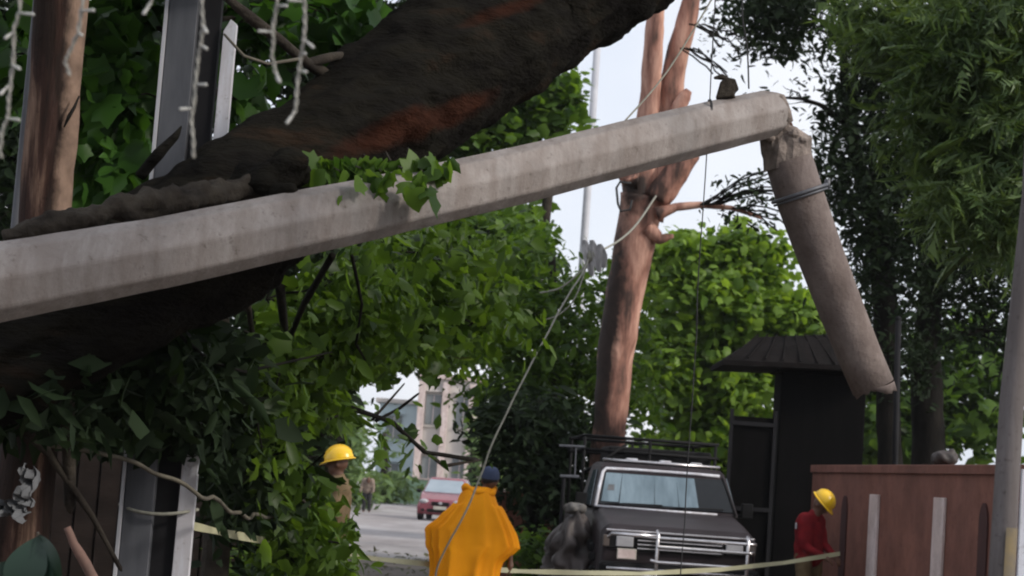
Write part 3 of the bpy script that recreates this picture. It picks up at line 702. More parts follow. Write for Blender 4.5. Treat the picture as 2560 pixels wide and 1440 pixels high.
for (cx, cy, cz, n_) in ((.6, 7.0, 5.0, 9), (1.5, 6.6, 5.1, 13), (2.3, 6.3, 5.4, 13), (-.6, 8, 5.2, 8)):
    cc = np.array((cx, cy, cz)) + rng.normal(size=(n_, 3)) * (.55, .6, .3)
    L = curve_pts(P2[-3], (cx, cy, cz), 7, .06, rng, .03); mb.tube(L, [.10, .09, .08, .06, .05, .04, .03, .015], 7)
    for q in cc[::2]: mb.tube(curve_pts(L[5], q, 4, .05, rng, .06), [.02, .016, .012, .008, .004], 5)
    ov.append((cc[:, None, :] + rng.normal(size=(n_, 26, 3)) * (.22, .22, .12)).reshape(-1, 3))
mb.build('added_shade_branch', M['bark_left'], t, smooth=True)
leaves('crown', np.concatenate(ov), .16, 'lobed', M['leaf_left'], t, rng, .4, .5)  # leaves of the added boughs, out of view, there for their shade
# thin grey post beside it
q0 = to_ground(5, 900, 11.5); t = thing('steel_post', 'thin grey steel post close behind the brown trunk at far left', 'post', q0)
MB().tube([q0, P(20, 760, 11.5), P(95, 0, 11.5), P(130, -300, 11.5)], .03, 10).build('tube', M['steel'], t, smooth=True)
MB().box(q0 + Vector((0, 0, .03)), (.2, .2, .06)).build('base_plate', M['steel'], t)
# tall sign post: grey flange, black web, white flange
q0 = to_ground(416, 1000, 11.8); zt = P(460, -350, 11.8).z
s = 11.8 / FPX
t = thing('steel_post', 'tall steel post with one grey face and one white face behind the fallen trunk', 'post', q0)
def xz(px, py): q = P(px, py, 11.8); return q
xb = q0.x; 
mb = MB(); mb.box((xb - 42 * s, q0.y, zt / 2), (74 * s, .10, zt)); mb.build('grey_face', M['steel'], t, bevel=.006)
mb = MB(); mb.box((xb - 84 * s, q0.y - .045, zt / 2), (8 * s, .05, zt)); mb.build('edge_strip', M['pole_pale'], t)
mb = MB(); mb.box((xb + 22 * s, q0.y + .05, zt / 2), (56 * s, .08, zt)); mb.build('web', M['steel_dark'], t)
zc = P(550, 25, 11.8).z
poly = [(xb + 50 * s, 0), (xb + 95 * s, 0), (xb + 95 * s, zc - .03), (xb + 78 * s, zc), (xb + 62 * s, zc - .08)]
MB().prism([(x, q0.y - .02, z) for x, z in poly], (0, .05, 0)).build('white_face', M['white_paint'], t, bevel=.004)
for z in (.6, 1.6, 2.6): MB().box((xb, q0.y - .03, z), (190 * s, .02, .05)).build('cross_strap', M['steel_dark'], t)

# ================================================================== LIGHT STRINGS
def light_string(label, pl, bulbs, d=3.75):
    t = thing('light_string', label, 'string lights', P(pl[0][0], pl[0][1], d), 0, 'clear icicle light strings hanging at the top left')
    pts = [P(x, y, d) for x, y in pl]; fine = []
    for i in range(len(pts) - 1):
        for k in range(6): fine.append(pts[i].lerp(pts[i + 1], k / 6))
    fine.append(pts[-1]); mb = MB()
    for ph in (0, math.pi):
        w_ = [p + Vector((.0022 * math.cos(ph + i * .9), .0022 * math.sin(ph + i * .9), 0)) + Vector((.0015 * noise.noise(p * 60), 0, 0)) for i, p in enumerate(fine)]
        mb.tube(w_, .0023, 6)
    mb.build('wire', M['light_wire'], t, smooth=True)
    for (x0, y0, x1, y1) in bulbs:
        a, b = P(x0, y0, d), P(x1, y1, d - .01); m_ = a.lerp(b, .5)
        mb = MB(); mb.tube([a, m_], .0022, 6); mb.cap(m_, .0030, b, .0036, 8); mb.build('bulb', M['bulb'], t, smooth=True)
light_string('light string with four bulbs hanging left of the brown trunk', [(52, -60), (50, 30), (35, 70), (33, 150), (26, 210), (21, 260), (20, 295), (5, 330), (0, 380), (4, 395)],
             [(45, 32, 82, 36), (33, 80, 14, 95), (28, 160, 48, 172), (20, 215, 2, 235), (18, 296, 46, 300)])
light_string('light string hanging in front of the brown trunk', [(215, -60), (205, 20), (196, 80), (175, 130), (163, 155), (174, 190)], [(198, 26, 233, 26), (196, 82, 204, 88)])
light_string('short light string tip over green leaves at the top left', [(385, -60), (378, 5), (358, 36)], [(378, 6, 360, 34)])
light_string('light string with bulbs hanging in front of the grey and white post', [(508, -60), (505, 20), (508, 70), (503, 110), (495, 140), (490, 195), (485, 260), (478, 300), (484, 350), (484, 396)],
             [(508, 62, 516, 80), (502, 112, 516, 122), (492, 211, 514, 212), (482, 271, 452, 273)])
light_string('shorter of the two light strings in front of the fallen trunk', [(700, -60), (692, 15), (682, 70), (684, 105), (680, 140), (686, 170), (698, 205)], [(693, 14, 716, 15), (684, 80, 648, 78), (690, 180, 699, 204)])
light_string('longer of the two light strings in front of the fallen trunk', [(752, -60), (762, 10), (762, 60), (760, 100), (754, 135), (746, 185), (742, 240), (738, 278), (718, 307)],
             [(758, 4, 722, 0), (760, 98, 782, 118), (748, 176, 764, 180), (756, 135, 762, 134), (738, 278, 718, 307)])

# ================================================================== FAR LAMP POST, WIRES, ROPES
q0 = to_ground(1440, 900, 42)
t = thing('lamp_post', 'slim pale grey lamp post far behind the concrete pole', 'lamp post', q0)
MB().tube([q0, q0 + Vector((0, 0, .5)), q0 + Vector((0, 0, 14))], [.13, .10, .075], 14).build('pole', M['pole_pale'], t, smooth=True)
MB().tube([q0 + Vector((0, 0, 13.9)), q0 + Vector((.6, 0, 14.5)), q0 + Vector((1.6, 0, 14.7))], .04, 8).build('arm', M['pole_pale'], t, smooth=True)
MB().ell(q0 + Vector((1.8, 0, 14.7)), (.35, .14, .09)).build('lamp_head', M['pole_pale'], t, smooth=True)
t = thing('utility_pole', 'grey near pole with a faded yellow band along the right edge', 'pole', to_ground(2500, 900, 6.2))
rt = P(2610, -100, 6.6)
MB().tube([P(2450, 2200, 6.2), P(2500, 1480, 6.2), P(2530, 1000, 6.3), P(2586, 480, 6.4), rt + Vector((0, 0, .8))], [.043, .041, .040, .040, .038], 20).build('shaft', M['pole_grey'], t, smooth=True)
c0, c1 = P(2499, 1500, 6.2), P(2510, 1318, 6.22); mb = MB(); vs = []
for e in range(7):
    for k in range(9):
        a = R(-35 + 9 * k + 6 * noise.noise(Vector((e, k, 0)))); c = c0.lerp(c1, e / 6); vs.append(c + Vector((math.sin(a + R(30)), -math.cos(a + R(30)), 0)) * .0435)
mb.add(vs, [(e * 9 + k, e * 9 + k + 1, (e + 1) * 9 + k + 1, (e + 1) * 9 + k) for e in range(6) for k in range(8)]); mb.build('yellow_band', M['pole_yellow'], t, smooth=True)
t = thing('white_board', 'edge of a white board leaning behind the grey pole at the right border', 'board', to_ground(2600, 1400, 6.6))
c = P(2620, 1330, 6.6); MB().box(c + Vector((.0, 0, -.1)), (.2, .02, .62)).build('panel', M['white_paint'], t)
MB().tube([t.location, c + Vector((0, .02, -.3))], .02, 8).build('leg', M['steel'], t)

def cable(name, label, cat, pts, r, m, n=6, sub=6, wob=.0):
    pts = [Vector(p) for p in pts]; f = []
    for i in range(len(pts) - 1):     # Catmull-Rom
        p0, p1, p2, p3 = pts[max(i - 1, 0)], pts[i], pts[i + 1], pts[min(i + 2, len(pts) - 1)]
        for k in range(sub):
            u_ = k / sub; f.append(.5 * ((2 * p1) + (p2 - p0) * u_ + (2 * p0 - 5 * p1 + 4 * p2 - p3) * u_ ** 2 + (3 * p1 - p0 - 3 * p2 + p3) * u_ ** 3))
    f.append(pts[-1]); f = [p + Vector((noise.noise(p * 3), 0, noise.noise(p * 3 + Vector((5, 5, 5))))) * wob for p in f]
    o = MB().tube(f, r, n).build(name, m, None, smooth=True); return tag(o, label, cat)
cable('rope', 'pale rope running from the knot down to the man in the orange poncho', 'rope', [P(1474, 640, 19.5), P(1450, 690, 19.2), P(1390, 790, 18.7), P(1330, 905, 18.4), P(1270, 1030, 18.2), P(1225, 1125, 18.1), P(1200, 1195, 18.1), P(1150, 1310, 18.1), P(1098, 1400, 18.2), P(1085, 1470, 18.3)], .009, M['rope'], wob=.02)
cable('rope', 'pale rope stretching from the red barked tree fork to the knot', 'rope', [P(1640, 490, 27), P(1592, 560, 25), P(1545, 603, 23), P(1474, 640, 19.5)], .014, M['rope'])
cable('rope', 'thin pale rope slanting up past the red barked trunk to the top', 'rope', [P(1560, 305, 11.9), P(1640, 215, 12.2), P(1700, 130, 12.5), P(1790, -20, 13), P(1860, -140, 13.4)], .006, M['rope'])
cable('rope', 'loose rope end curling down from the knot', 'rope', [P(1474, 640, 19.5), P(1450, 680, 19.4), P(1400, 720, 19.4), P(1350, 732, 19.5)], .010, M['rope'])
cable('rope', 'thin frayed strand curling left below the knot', 'rope', [P(1474, 640, 19.5), P(1440, 740, 19.3), P(1400, 785, 19.3), P(1360, 800, 19.4)], .007, M['rope'])
t = thing('rope_knot', 'frayed pale knot of rope and torn cloth above the man in orange', 'knot', P(1474, 640, 19.5))
for k, (x, y, x2, y2) in enumerate(((1462, 600, 1480, 690), (1480, 600, 1498, 680), (1500, 610, 1510, 670))):
    mb = MB(); a, b = P(x, y, 19.45 + .03 * k), P(x2, y2, 19.5 + .04 * k); vs = []
    for i in range(7):
        c = a.lerp(b, i / 6); w_ = .038 * math.sin(math.pi * (i + .6) / 7) + .015
        for j in range(5): vs.append(c + Vector(((j - 2) / 2 * w_, .03 * math.sin(j * 2 + i), 0)))
    f = [(i * 5 + j, i * 5 + j + 1, (i + 1) * 5 + j + 1, (i + 1) * 5 + j) for i in range(6) for j in range(4)]
    MB().add(vs, f).build('cloth_strip', M['white_cloth'], t, smooth=True)
MB().ell(P(1474, 640, 19.5), (.05, .05, .07), 10, 7).build('knot', M['rope'], t, smooth=True)
cp_ = P(1770, 290, 11.6); zt = cp_.z
cable('cable', 'thin black cable hanging straight down over the pole and the truck', 'cable', [Vector((cp_.x, cp_.y - .02, 4.9)), Vector((cp_.x, cp_.y - .02, 3.2)), Vector((cp_.x + .01, cp_.y - .02, 1.9)), Vector((cp_.x, cp_.y - .02, .9)), Vector((cp_.x, cp_.y - .02, 0))], .0035, M['rope_dark'], wob=.012)
cable('cable', 'thin dark wire hanging through the gap above the concrete pole', 'cable', [P(1858, -60, 14), P(1856, 40, 14), P(1868, 120, 14), P(1872, 222, 14)], .006, M['rope_dark'])
# cables low on the left
cable('cable', 'dark cable sagging from the bottom left towards the leaves', 'cable', [P(100, 1105, 10.4), P(210, 1130, 10.5), P(330, 1160, 10.7), P(400, 1190, 10.9), P(500, 1235, 11.1), P(600, 1283, 12.0), P(660, 1296, 13.0), P(760, 1290, 14.6)], .013, M['pale_twig'], wob=.05)
t = thing('wire_loop', 'pale wire looped round the grey and white post', 'wire', P(380, 1275, 11.6))
c = Vector((xb, q0.y * 0 + P(350, 1275, 11.8).y, P(390, 1275, 11.8).z))
MB().tube([c + Vector((.24 * math.cos(a), .16 * math.sin(a), .02 * math.cos(a * 2))) for a in [2 * math.pi * k / 28 for k in range(29)]], .011, 6, caps=False).build('loop', M['rope'], t, smooth=True)
t = thing('dead_stick', 'bare pinkish broken stick leaning at the bottom left', 'stick', to_ground(240, 1500, 9.0))
px_tube([(168, 1318, 9.0, 9), (185, 1360, 9.0, 11), (215, 1410, 9.0, 13), (262, 1500, 9.0, 15), (300, 1700, 9.0, 15), (320, 2200, 9.0, 14)], 10, wob=.15, wf=10, sub=4).build('stick', M['red_twig'], t, smooth=True)
# crumpled white plastic caught at the far left
t = thing('plastic_sheet', 'crumpled white plastic sheet snagged on a wire at the left edge', 'plastic sheet', P(40, 1230, 9.5))
def crumple(pl, d, seed, th=.1):
    mb = MB(); n_ = 12; vs = []
    for j in range(n_ + 1):
        v_ = j / n_
        for i in range(n_ + 1):
            u_ = i / n_; x = (pl[0][0] * (1 - u_) + pl[1][0] * u_) * (1 - v_) + (pl[3][0] * (1 - u_) + pl[2][0] * u_) * v_
            y = (pl[0][1] * (1 - u_) + pl[1][1] * u_) * (1 - v_) + (pl[3][1] * (1 - u_) + pl[2][1] * u_) * v_
            q = P(x, y, d); k = noise.noise(Vector((u_ * 4, v_ * 4, seed))) ; vs.append(q + Vector((k * .04, k * th * 2, .04 * noise.noise(Vector((u_ * 5, v_ * 5, seed + 3))))))
    f = [(j * (n_ + 1) + i, j * (n_ + 1) + i + 1, (j + 1) * (n_ + 1) + i + 1, (j + 1) * (n_ + 1) + i) for j in range(n_) for i in range(n_)]
    return mb.add(vs, f)
crumple([(58, 1166), (88, 1172), (76, 1270), (48, 1250)], 9.5, 1).build('fold', M['plastic'], t)
crumple([(20, 1248), (60, 1246), (68, 1300), (24, 1290)], 9.5, 4).build('fold', M['plastic'], t)
crumple([(-60, 1240), (0, 1252), (40, 1280), (-40, 1290)], 9.5, 7).build('fold', M['plastic'], t)
# tape across the scene
def ribbon(label, pl, wd=.05):
    pts = []
    for i in range(len(pl) - 1):
        for k in range(6):
            a, b = pl[i], pl[i + 1]; u_ = k / 6; pts.append(P(*[a[j] + (b[j] - a[j]) * u_ for j in range(3)]))
    pts.append(P(*pl[-1])); vs = []; 
    for i, p in enumerate(pts):
        tw = .5 + .9 * noise.noise(Vector((i * .25, 2, 0))); o = Vector((0, math.sin(tw), math.cos(tw))) * wd / 2; vs += [p - o, p + o]
    o = MB().add(vs, [(2 * i, 2 * i + 1, 2 * i + 3, 2 * i + 2) for i in range(len(pts) - 1)]).build('barrier_tape', M['tape'], None, smooth=True)
    return tag(o, label, 'barrier tape')
ribbon('pale yellow barrier tape stretched from the white post through the leaves to the orange poncho', [(445, 1306, 11.75), (540, 1328, 12.3), (630, 1346, 12.9), (730, 1364, 15), (830, 1385, 18.2), (950, 1398, 18.8), (1080, 1411, 18.9), (1150, 1418, 19.6)], .055)
ribbon('pale yellow barrier tape stretched in front of the truck to the man in red', [(1240, 1424, 19.6), (1300, 1428, 19.8), (1450, 1432, 20), (1600, 1434, 20.3), (1800, 1424, 21.2), (1960, 1407, 22.0), (2100, 1384, 22.4)], .055)

# ================================================================== TREES BEHIND
def gap(p, extra=None):
    """keep the view down the road open, as the real crowns leave it"""
    x, y = pix(p); rg = np.random.default_rng(len(p)).random(len(p))
    m = ~((x > 875) & (x < 1200) & (y > 945) & (y < 1420) & (rg < .97)) | ((x > 1100) & (y < 1130) & (rg > .6))
    if extra is not None: m &= ~extra(x, y, rg)
    return p[m]
def up(px, y, *prof):           # trunk through (py, dx_px, radius) at distance y, from the ground up
    g = GX(px, 1240, y); o = [(g + Vector((0, 0, -.1)), prof[0][2] * 1.25)]
    for py, dx, r in prof: o.append((PY(px + dx, py, y), r))
    return g, o
# L1: lobed-leaf tree on the left, its big leaves near
g, tr = up(560, 13.6, (1100, 0, .09), (700, -20, .08), (300, -60, .07), (0, -80, .06), (-200, -60, .04))
tree('lobed_leaf_tree', 'leafy tree with big lobed green leaves between the brown trunk and the grey post', None, g, tr,
     [(300, 60, 13.3, 120, 110, .5, 15), (290, 250, 13.4, 120, 120, .5, 15), (280, 400, 13.2, 110, 80, .4, 12), (640, 240, 14.4, 90, 110, .5, 5), (700, 60, 14.2, 170, 90, .5, 10), (860, 60, 14.4, 80, 70, .4, 7), (20, 100, 13.5, 70, 200, .5, 8)],
     .19, 'lobed', M['leaf_left'], M['bark_mid'], per=15, spread=.17, seed=31, droop=.7, r_limb=.03, flat=.15)
# dense dark wood behind it
for k, (px, yy, cl, lab) in enumerate([
    (60, 23, [(-50, 100, 23, 260, 300, 1.5, 90), (60, 600, 23, 280, 300, 1.5, 90), (10, 400, 21, 90, 250, .8, 30), (150, 950, 22, 280, 200, 1.2, 50), (-60, 1000, 22, 200, 200, 1, 30)], 'dense dark tree filling the far left behind the brown trunk'),
    (430, 24, [(350, 120, 24, 260, 260, 1.5, 60), (420, 500, 24, 260, 260, 1.5, 60), (420, 850, 23, 260, 240, 1.3, 60), (300, 1060, 22, 250, 130, 1, 30)], 'dense dark tree behind the grey and white post'),
    (820, 26, [(680, 60, 25, 300, 220, 1.5, 60), (760, 350, 25, 240, 260, 1.5, 50), (740, 720, 25, 240, 220, 1.5, 50), (680, 1000, 25, 220, 200, 1.3, 44), (950, 120, 26, 160, 160, 1.3, 26)], 'dense dark tree behind the fallen trunk left of the road')]):
    g, tr = up(px, yy, (1100, 0, .22), (800, 10, .2), (400, 20, .16), (0, 30, .12), (-200, 30, .06))
    tree('shade_tree', lab, 'dark trees behind the fallen trunk', g, tr, cl, .22, 'oval', M['leaf_dark'], M['bark_black'], per=30, spread=.36, seed=40 + k, keep=lambda p: gap(p, lambda x, y, r: (x > 1380)))
# C: mid green trees over the road
g, tr = up(770, 38, (1180, 0, .16), (1000, 30, .14), (800, 130, .12), (640, 250, .07))
tree('broadleaf_tree', 'mid green broadleaf tree arching over the road behind the concrete pole', 'green trees over the road', g, tr,
     [(960, 690, 36, 190, 130, 1.4, 46), (1180, 610, 36, 180, 80, 1.2, 46), (1140, 790, 37, 200, 120, 1.4, 54), (1000, 860, 38, 190, 90, 1.3, 44), (880, 900, 37, 110, 120, 1.2, 26)],
     .19, 'lobed', M['leaf_mid'], M['bark_mid'], per=46, spread=.30, seed=51, keep=gap)
g, tr = up(1400, 33, (1180, 0, .16), (1000, -10, .14), (800, -20, .12), (640, -20, .06))
tree('broadleaf_tree', 'darker green broadleaf tree left of the red barked trunk', 'green trees over the road', g, tr,
     [(1330, 640, 33, 70, 60, .8, 10), (1300, 780, 33, 170, 110, 1.4, 46), (1420, 830, 33, 130, 150, 1.3, 44), (1320, 950, 33, 190, 110, 1.3, 50), (1530, 950, 34, 130, 180, 1.2, 40), (1230, 990, 33.5, 110, 60, 1, 16), (1550, 740, 34, 80, 120, 1, 14)],
     .19, 'oval', M['leaf_mid'], M['bark_mid'], per=34, spread=.27, seed=52, keep=gap)
g, tr = up(1400, 40, (1100, 0, .16), (700, -60, .14), (420, -20, .1), (250, 0, .05))
tree('broadleaf_tree', 'light green tree top showing between the fallen trunk and the concrete pole', 'green trees over the road', g, tr,
     [(1160, 350, 40, 140, 80, 1.2, 30), (1290, 270, 40, 110, 80, 1, 26), (1370, 220, 40, 60, 40, .7, 9), (1390, 290, 40, 55, 40, .6, 7), (1240, 560, 40, 120, 60, 1, 16)],
     .24, 'lobed', M['leaf_mid'], M['bark_mid'], per=34, spread=.3, seed=53)
g, tr = up(1340, 29, (1300, 0, .14), (1150, 0, .12), (1000, 10, .06))
tree('evergreen_tree', 'low black green evergreen between the man in orange and the truck', None, g, tr,
     [(1340, 1080, 29, 150, 90, 1.2, 46), (1350, 1210, 29, 120, 100, 1.2, 40), (1450, 1120, 29.5, 110, 120, 1, 34), (1230, 1080, 29, 60, 70, .8, 10), (1450, 1290, 29.5, 60, 80, .8, 14)],
     .17, 'oval', M['leaf_dark'], M['bark_black'], per=34, spread=.27, seed=54, keep=gap)
# T3 bright tree
g, tr = up(1800, 46, (1180, 0, .25), (1000, 10, .22), (800, 0, .15), (650, 0, .08))
tree('sunlit_tree', 'bright yellow green sunlit tree between the red barked trunk and the hanging stub', None, g, tr,
     [(1740, 690, 46, 130, 95, 1.6, 54), (1850, 660, 46, 100, 75, 1.4, 36), (1800, 810, 46, 190, 120, 1.8, 80), (1950, 800, 45.5, 100, 65, 1.3, 34), (1700, 940, 46, 140, 140, 1.6, 60), (1850, 980, 46, 130, 130, 1.6, 56), (1670, 660, 46, 60, 70, 1, 14), (1780, 1130, 46, 200, 90, 1.4, 46), (2010, 790, 45.5, 45, 35, .6, 9)],
     .22, 'lobed', M['leaf_bright'], M['bark_mid'], per=42, spread=.30, seed=55)
g, tr = up(2180, 50, (1180, 0, .25), (1100, 10, .2), (1000, 0, .1))
tree('sunlit_tree', 'green tree seen low between the dark trunks above the red wall', None, g, tr,
     [(2200, 1040, 49, 90, 90, 1.2, 26), (2420, 1010, 49, 150, 120, 1.4, 44), (2450, 850, 49, 120, 70, 1.4, 16), (2300, 1100, 49, 200, 60, 1.2, 26)], .32, 'lobed', M['leaf_mid'], M['bark_mid'], per=22, spread=.42, seed=56)
# red barked tree in the middle
q0 = to_ground(1530, 1100, 28)
t = thing('red_bark_tree', 'forked tree with peeling pinkish red bark standing behind the pickup truck', 'tree', q0)
k_ = 28.0; pl = [(1515, 1160, 42), (1526, 1050, 42), (1538, 900, 44), (1560, 740, 48), (1580, 640, 50), (1594, 560, 50), (1606, 490, 54)]
V = [q0, q0 + Vector((0, 0, .3))] + [P(x, y, k_) for x, y, r in pl]; rr = [.38, .31] + [r / FPX * k_ for x, y, r in pl]
P2, R2 = [], []
for i in range(len(V) - 1):
    for k in range(8): P2.append(V[i].lerp(V[i + 1], k / 8)); R2.append(rr[i] + (rr[i + 1] - rr[i]) * k / 8)
P2.append(V[-1]); R2.append(rr[-1])
patch(M['bark_red'], [(P(1512, 880, 27.85) - t.location, .05, (.17, .9, 2.3)), (P(1590, 480, 27.9) - t.location, .1, (.2, .6, .35))], (.035, .020, .015))  # shade painted into the bark down the left side, and a darker fork
mb = MB(); mb.tube(P2, R2, 32, wob=.09, wf=2.2, seed=8)
def pt(pl, k_=28.0, sub=6, n=18, wob=.18, wf=2.4):
    A_, B_ = [], []
    for i in range(len(pl) - 1):
        for k in range(sub): u_ = k / sub; c = [pl[i][j] + (pl[i + 1][j] - pl[i][j]) * u_ for j in range(3)]; A_.append(P(c[0], c[1], k_)); B_.append(c[2] / FPX * k_)
    A_.append(P(pl[-1][0], pl[-1][1], k_)); B_.append(pl[-1][2] / FPX * k_); mb.tube(A_, B_, n, wob=wob, wf=wf, seed=k_)
pt([(1600, 530, 50), (1600, 460, 42), (1612, 380, 30), (1625, 250, 27), (1632, 120, 24), (1640, 30, 22), (1655, -120, 20), (1660, -400, 14)])
pt([(1612, 540, 48), (1650, 440, 38), (1672, 340, 30), (1678, 220, 30), (1698, 120, 27), (1722, 30, 24), (1750, -120, 20), (1790, -400, 12)], 28.2)
pt([(1640, 500, 34), (1690, 430, 32), (1728, 385, 22), (1740, 360, 8)], 27.8)
pt([(1680, 300, 16), (1698, 268, 20), (1712, 240, 17), (1722, 226, 9)], 27.9)
pt([(1615, 570, 24), (1650, 598, 13), (1684, 590, 5)], 27.8)
pt([(1595, 450, 26), (1562, 446, 16), (1548, 436, 6)], 27.8)
pt([(1640, 535, 20), (1690, 518, 11), (1752, 512, 8), (1830, 520, 6), (1905, 545, 5)], 27.7, n=8)
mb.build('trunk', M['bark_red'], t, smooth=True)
rng = np.random.default_rng(61)
mb = MB()
for (x0, y0, x1, y1, k) in ((1750, 512, 1960, 440, 7), (1830, 520, 1960, 560, 5), (1752, 512, 1930, 480, 6), (1722, 60, 1830, 120, 6), (1700, 120, 1780, 200, 5)):
    for j in range(k): mb.tube(curve_pts(P(x0 + j * 8, y0, 27.6), P(x1 + rng.normal() * 30, y1 + rng.normal() * 25, 27.4), 5, .06, rng, .07), .012, 4, caps=False)
mb.build('twig', M['bark_black'], t)
pts_, cen_ = clump_points([(1880, 480, 27.4, 80, 36, .5, 12), (1880, 545, 27.4, 70, 20, .5, 6), (1760, -160, 28, 260, 90, 1.5, 26), (1810, 110, 27.5, 60, 60, .5, 4)], 16, .2, rng)
leaves('foliage', pts_, .10, 'oval', M['leaf_dark'], t, rng, .4, .4)
t = thing('insulator_bracket', 'small black wire bracket fixed to the red barked tree below the pole', 'bracket', P(1555, 500, 27.4))
MB().tube([P(x, y, 27.4) for x, y in ((1578, 458), (1550, 455), (1541, 470), (1545, 510), (1552, 528), (1575, 524), (1580, 500))], .018, 8).build('loop', M['rope_dark'], t, smooth=True)
MB().tube([P(1590, 440, 27.5), P(1566, 452, 27.4)], .03, 8).build('peg', M['bark_red'], t, smooth=True)

# right: dark feathery trees
g, tr = up(2222, 30, (1160, 3, .2), (900, -3, .19), (700, -12, .2), (560, -35, .16), (400, -80, .12), (200, -110, .08), (0, -120, .04))
def sky_r(x, y, r):             # the bright ragged opening left of the dark crowns
    u_ = (x < 2010 - .0 * y) & (y > 150) & (y < 560); v_ = (x < 2190 - (860 - y) * .30) & (y > 520) & (y < 880)
    h = ((x - 2065) ** 2 / 60 ** 2 + (y - 120) ** 2 / 110 ** 2 < 1) | ((x - 2215) ** 2 / 26 ** 2 + (y - 800) ** 2 / 70 ** 2 < 1) | ((x - 2010) ** 2 / 50 ** 2 + (y - 230) ** 2 / 80 ** 2 < 1)
    return ((u_ | v_) & (r < .88)) | (h & (r < .8))
tree('feathery_tree', 'dark small leaved tree with a slender curved trunk right of the hanging stub', 'dark feathery trees on the right', g, tr,
     [(2020, 60, 29, 190, 110, 1.5, 90), (2180, 200, 30, 170, 150, 1.5, 100), (2130, 420, 30, 120, 150, 1.3, 60), (2230, 640, 30, 120, 150, 1.3, 46), (1940, 250, 29, 90, 90, 1, 10), (2180, 760, 30, 80, 110, .9, 26), (2260, 880, 30, 90, 110, 1, 26), (2200, 520, 30, 120, 120, 1.2, 50), (1900, 30, 29, 90, 60, 1, 22)],
     .13, 'oval', M['leaf_dark'], M['bark_black'], per=40, spread=.28, seed=71, keep=lambda p: gap(p, sky_r), r_limb=.06)
g, tr = up(2318, 31, (1160, 4, .29), (1000, 0, .26), (900, -6, .27), (860, 0, .22), (600, 20, .17), (300, 40, .13), (0, 60, .08))
tree('feathery_tree', 'dark small leaved tree with a thick black trunk behind the red wall', 'dark feathery trees on the right', g, tr,
     [(2380, 120, 31, 220, 170, 1.6, 120), (2350, 420, 31, 200, 190, 1.6, 120), (2420, 680, 31, 190, 160, 1.5, 80), (2520, 350, 30, 170, 260, 1.5, 80), (2560, 800, 31, 120, 200, 1.2, 30), (2330, 800, 31, 120, 90, 1, 20)],
     .14, 'oval', M['leaf_dark'], M['bark_black'], per=38, spread=.29, seed=72, keep=lambda p: gap(p, lambda x, y, r: (y > 780) & (r < .45)), r_limb=.07)
g, tr = up(2680, 18, (1160, 0, .2), (800, -5, .18), (400, -10, .15), (0, -30, .1), (-300, -60, .05))
tree('cypress_tree', 'lighter green feathery sprays of a cypress like tree at the top right', None, g, tr,
     [(2450, 40, 17, 170, 70, .8, 30), (2440, 190, 17, 150, 80, .8, 30), (2480, 330, 17, 140, 70, .8, 26), (2460, 500, 17, 110, 60, .7, 18), (2560, 420, 17, 110, 120, .7, 22), (2520, 590, 17, 60, 60, .6, 8), (2300, 110, 17.5, 110, 70, .6, 18), (2560, 150, 17, 90, 150, .7, 20), (2340, 300, 17.6, 90, 80, .7, 16), (2370, 450, 17.8, 80, 60, .6, 12), (2250, 30, 18, 110, 50, .7, 14)],
     .29, 'spray', M['leaf_right'], M['bark_black'], per=18, spread=.15, seed=73, droop=.35, r_limb=.03, flat=.25)
t = thing('steel_post', 'thin dark post standing behind the red wall beside the slender trunk', 'post', GX(2246, 1200, 28.6))
MB().tube([t.location, PY(2246, 800, 28.6)], .045, 10).build('tube', M['steel_dark'], t, smooth=True)
MB().ell(PY(2246, 798, 28.6), (.05, .05, .05)).build('cap', M['steel_dark'], t, smooth=True)
# far trees closing the road
for k, (px, yy, cl, lab) in enumerate([
    (1180, 92, [(1230, 1140, 92, 90, 80, 2, 50), (1290, 1080, 95, 120, 110, 2.5, 50)], 'hazy tree right of the red car at the end of the road'),
    (800, 78, [(780, 1080, 78, 150, 120, 2.4, 70), (700, 1000, 80, 200, 120, 2.5, 60), (870, 1130, 80, 50, 70, 1.4, 20), (800, 1210, 78, 130, 40, 2, 26)], 'pale green tree left of the far walker'),
    (960, 98, [(950, 1130, 98, 55, 60, 1.5, 22), (965, 1205, 96, 70, 34, 1.4, 20)], 'small pale tree behind the far walker'),
    (520, 60, [(500, 1080, 60, 200, 110, 2.4, 50), (300, 1000, 60, 260, 150, 2.6, 60)], 'dim green tree far behind the boarded wall')]):
    g, tr = up(px, yy, (1180, 0, .2), (1130, 5, .15), (1080, 0, .1))
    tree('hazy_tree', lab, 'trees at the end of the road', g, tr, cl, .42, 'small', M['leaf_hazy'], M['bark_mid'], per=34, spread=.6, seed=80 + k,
         keep=lambda p: p[~((pix(p)[0] > 905) & (pix(p)[0] < 1170) & (pix(p)[1] < 1180) & (np.random.default_rng(1).random(len(p)) < .93))], r_limb=.06)
# bush by the truck and weeds at the verge
def bush(label, px, py, y, rx, ry, n, m, size, seed, dz=.4, kind='oval', per=24, spread=.16):
    rng = np.random.default_rng(seed); g = GX(px, py, y); t = thing('bush', label, 'bush', g)
    pts, cen = clump_points([(px, py, y, rx, ry, dz, n)], per, spread, rng); pts = pts[pts[:, 2] > .02]
    mb = MB()
    for q in cen[0][::2]: mb.tube(curve_pts(g, q, 4, .05, rng), [.014, .011, .008, .005, .003], 5)
    mb.build('stem', M['twig'], t); leaves('foliage', pts, size, kind, m, t, rng, .1, .5)
bush('green bush under the red wall stub between the man in orange and the truck', 1335, 1400, 26, 60, 60, 26, M['leaf_mid'], .13, 91)
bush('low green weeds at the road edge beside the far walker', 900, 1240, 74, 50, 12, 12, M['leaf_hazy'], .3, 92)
bush('dark ground bush low behind the helmeted man in khaki', 700, 1440, 17, 140, 90, 40, M['leaf_near'], .15, 93)
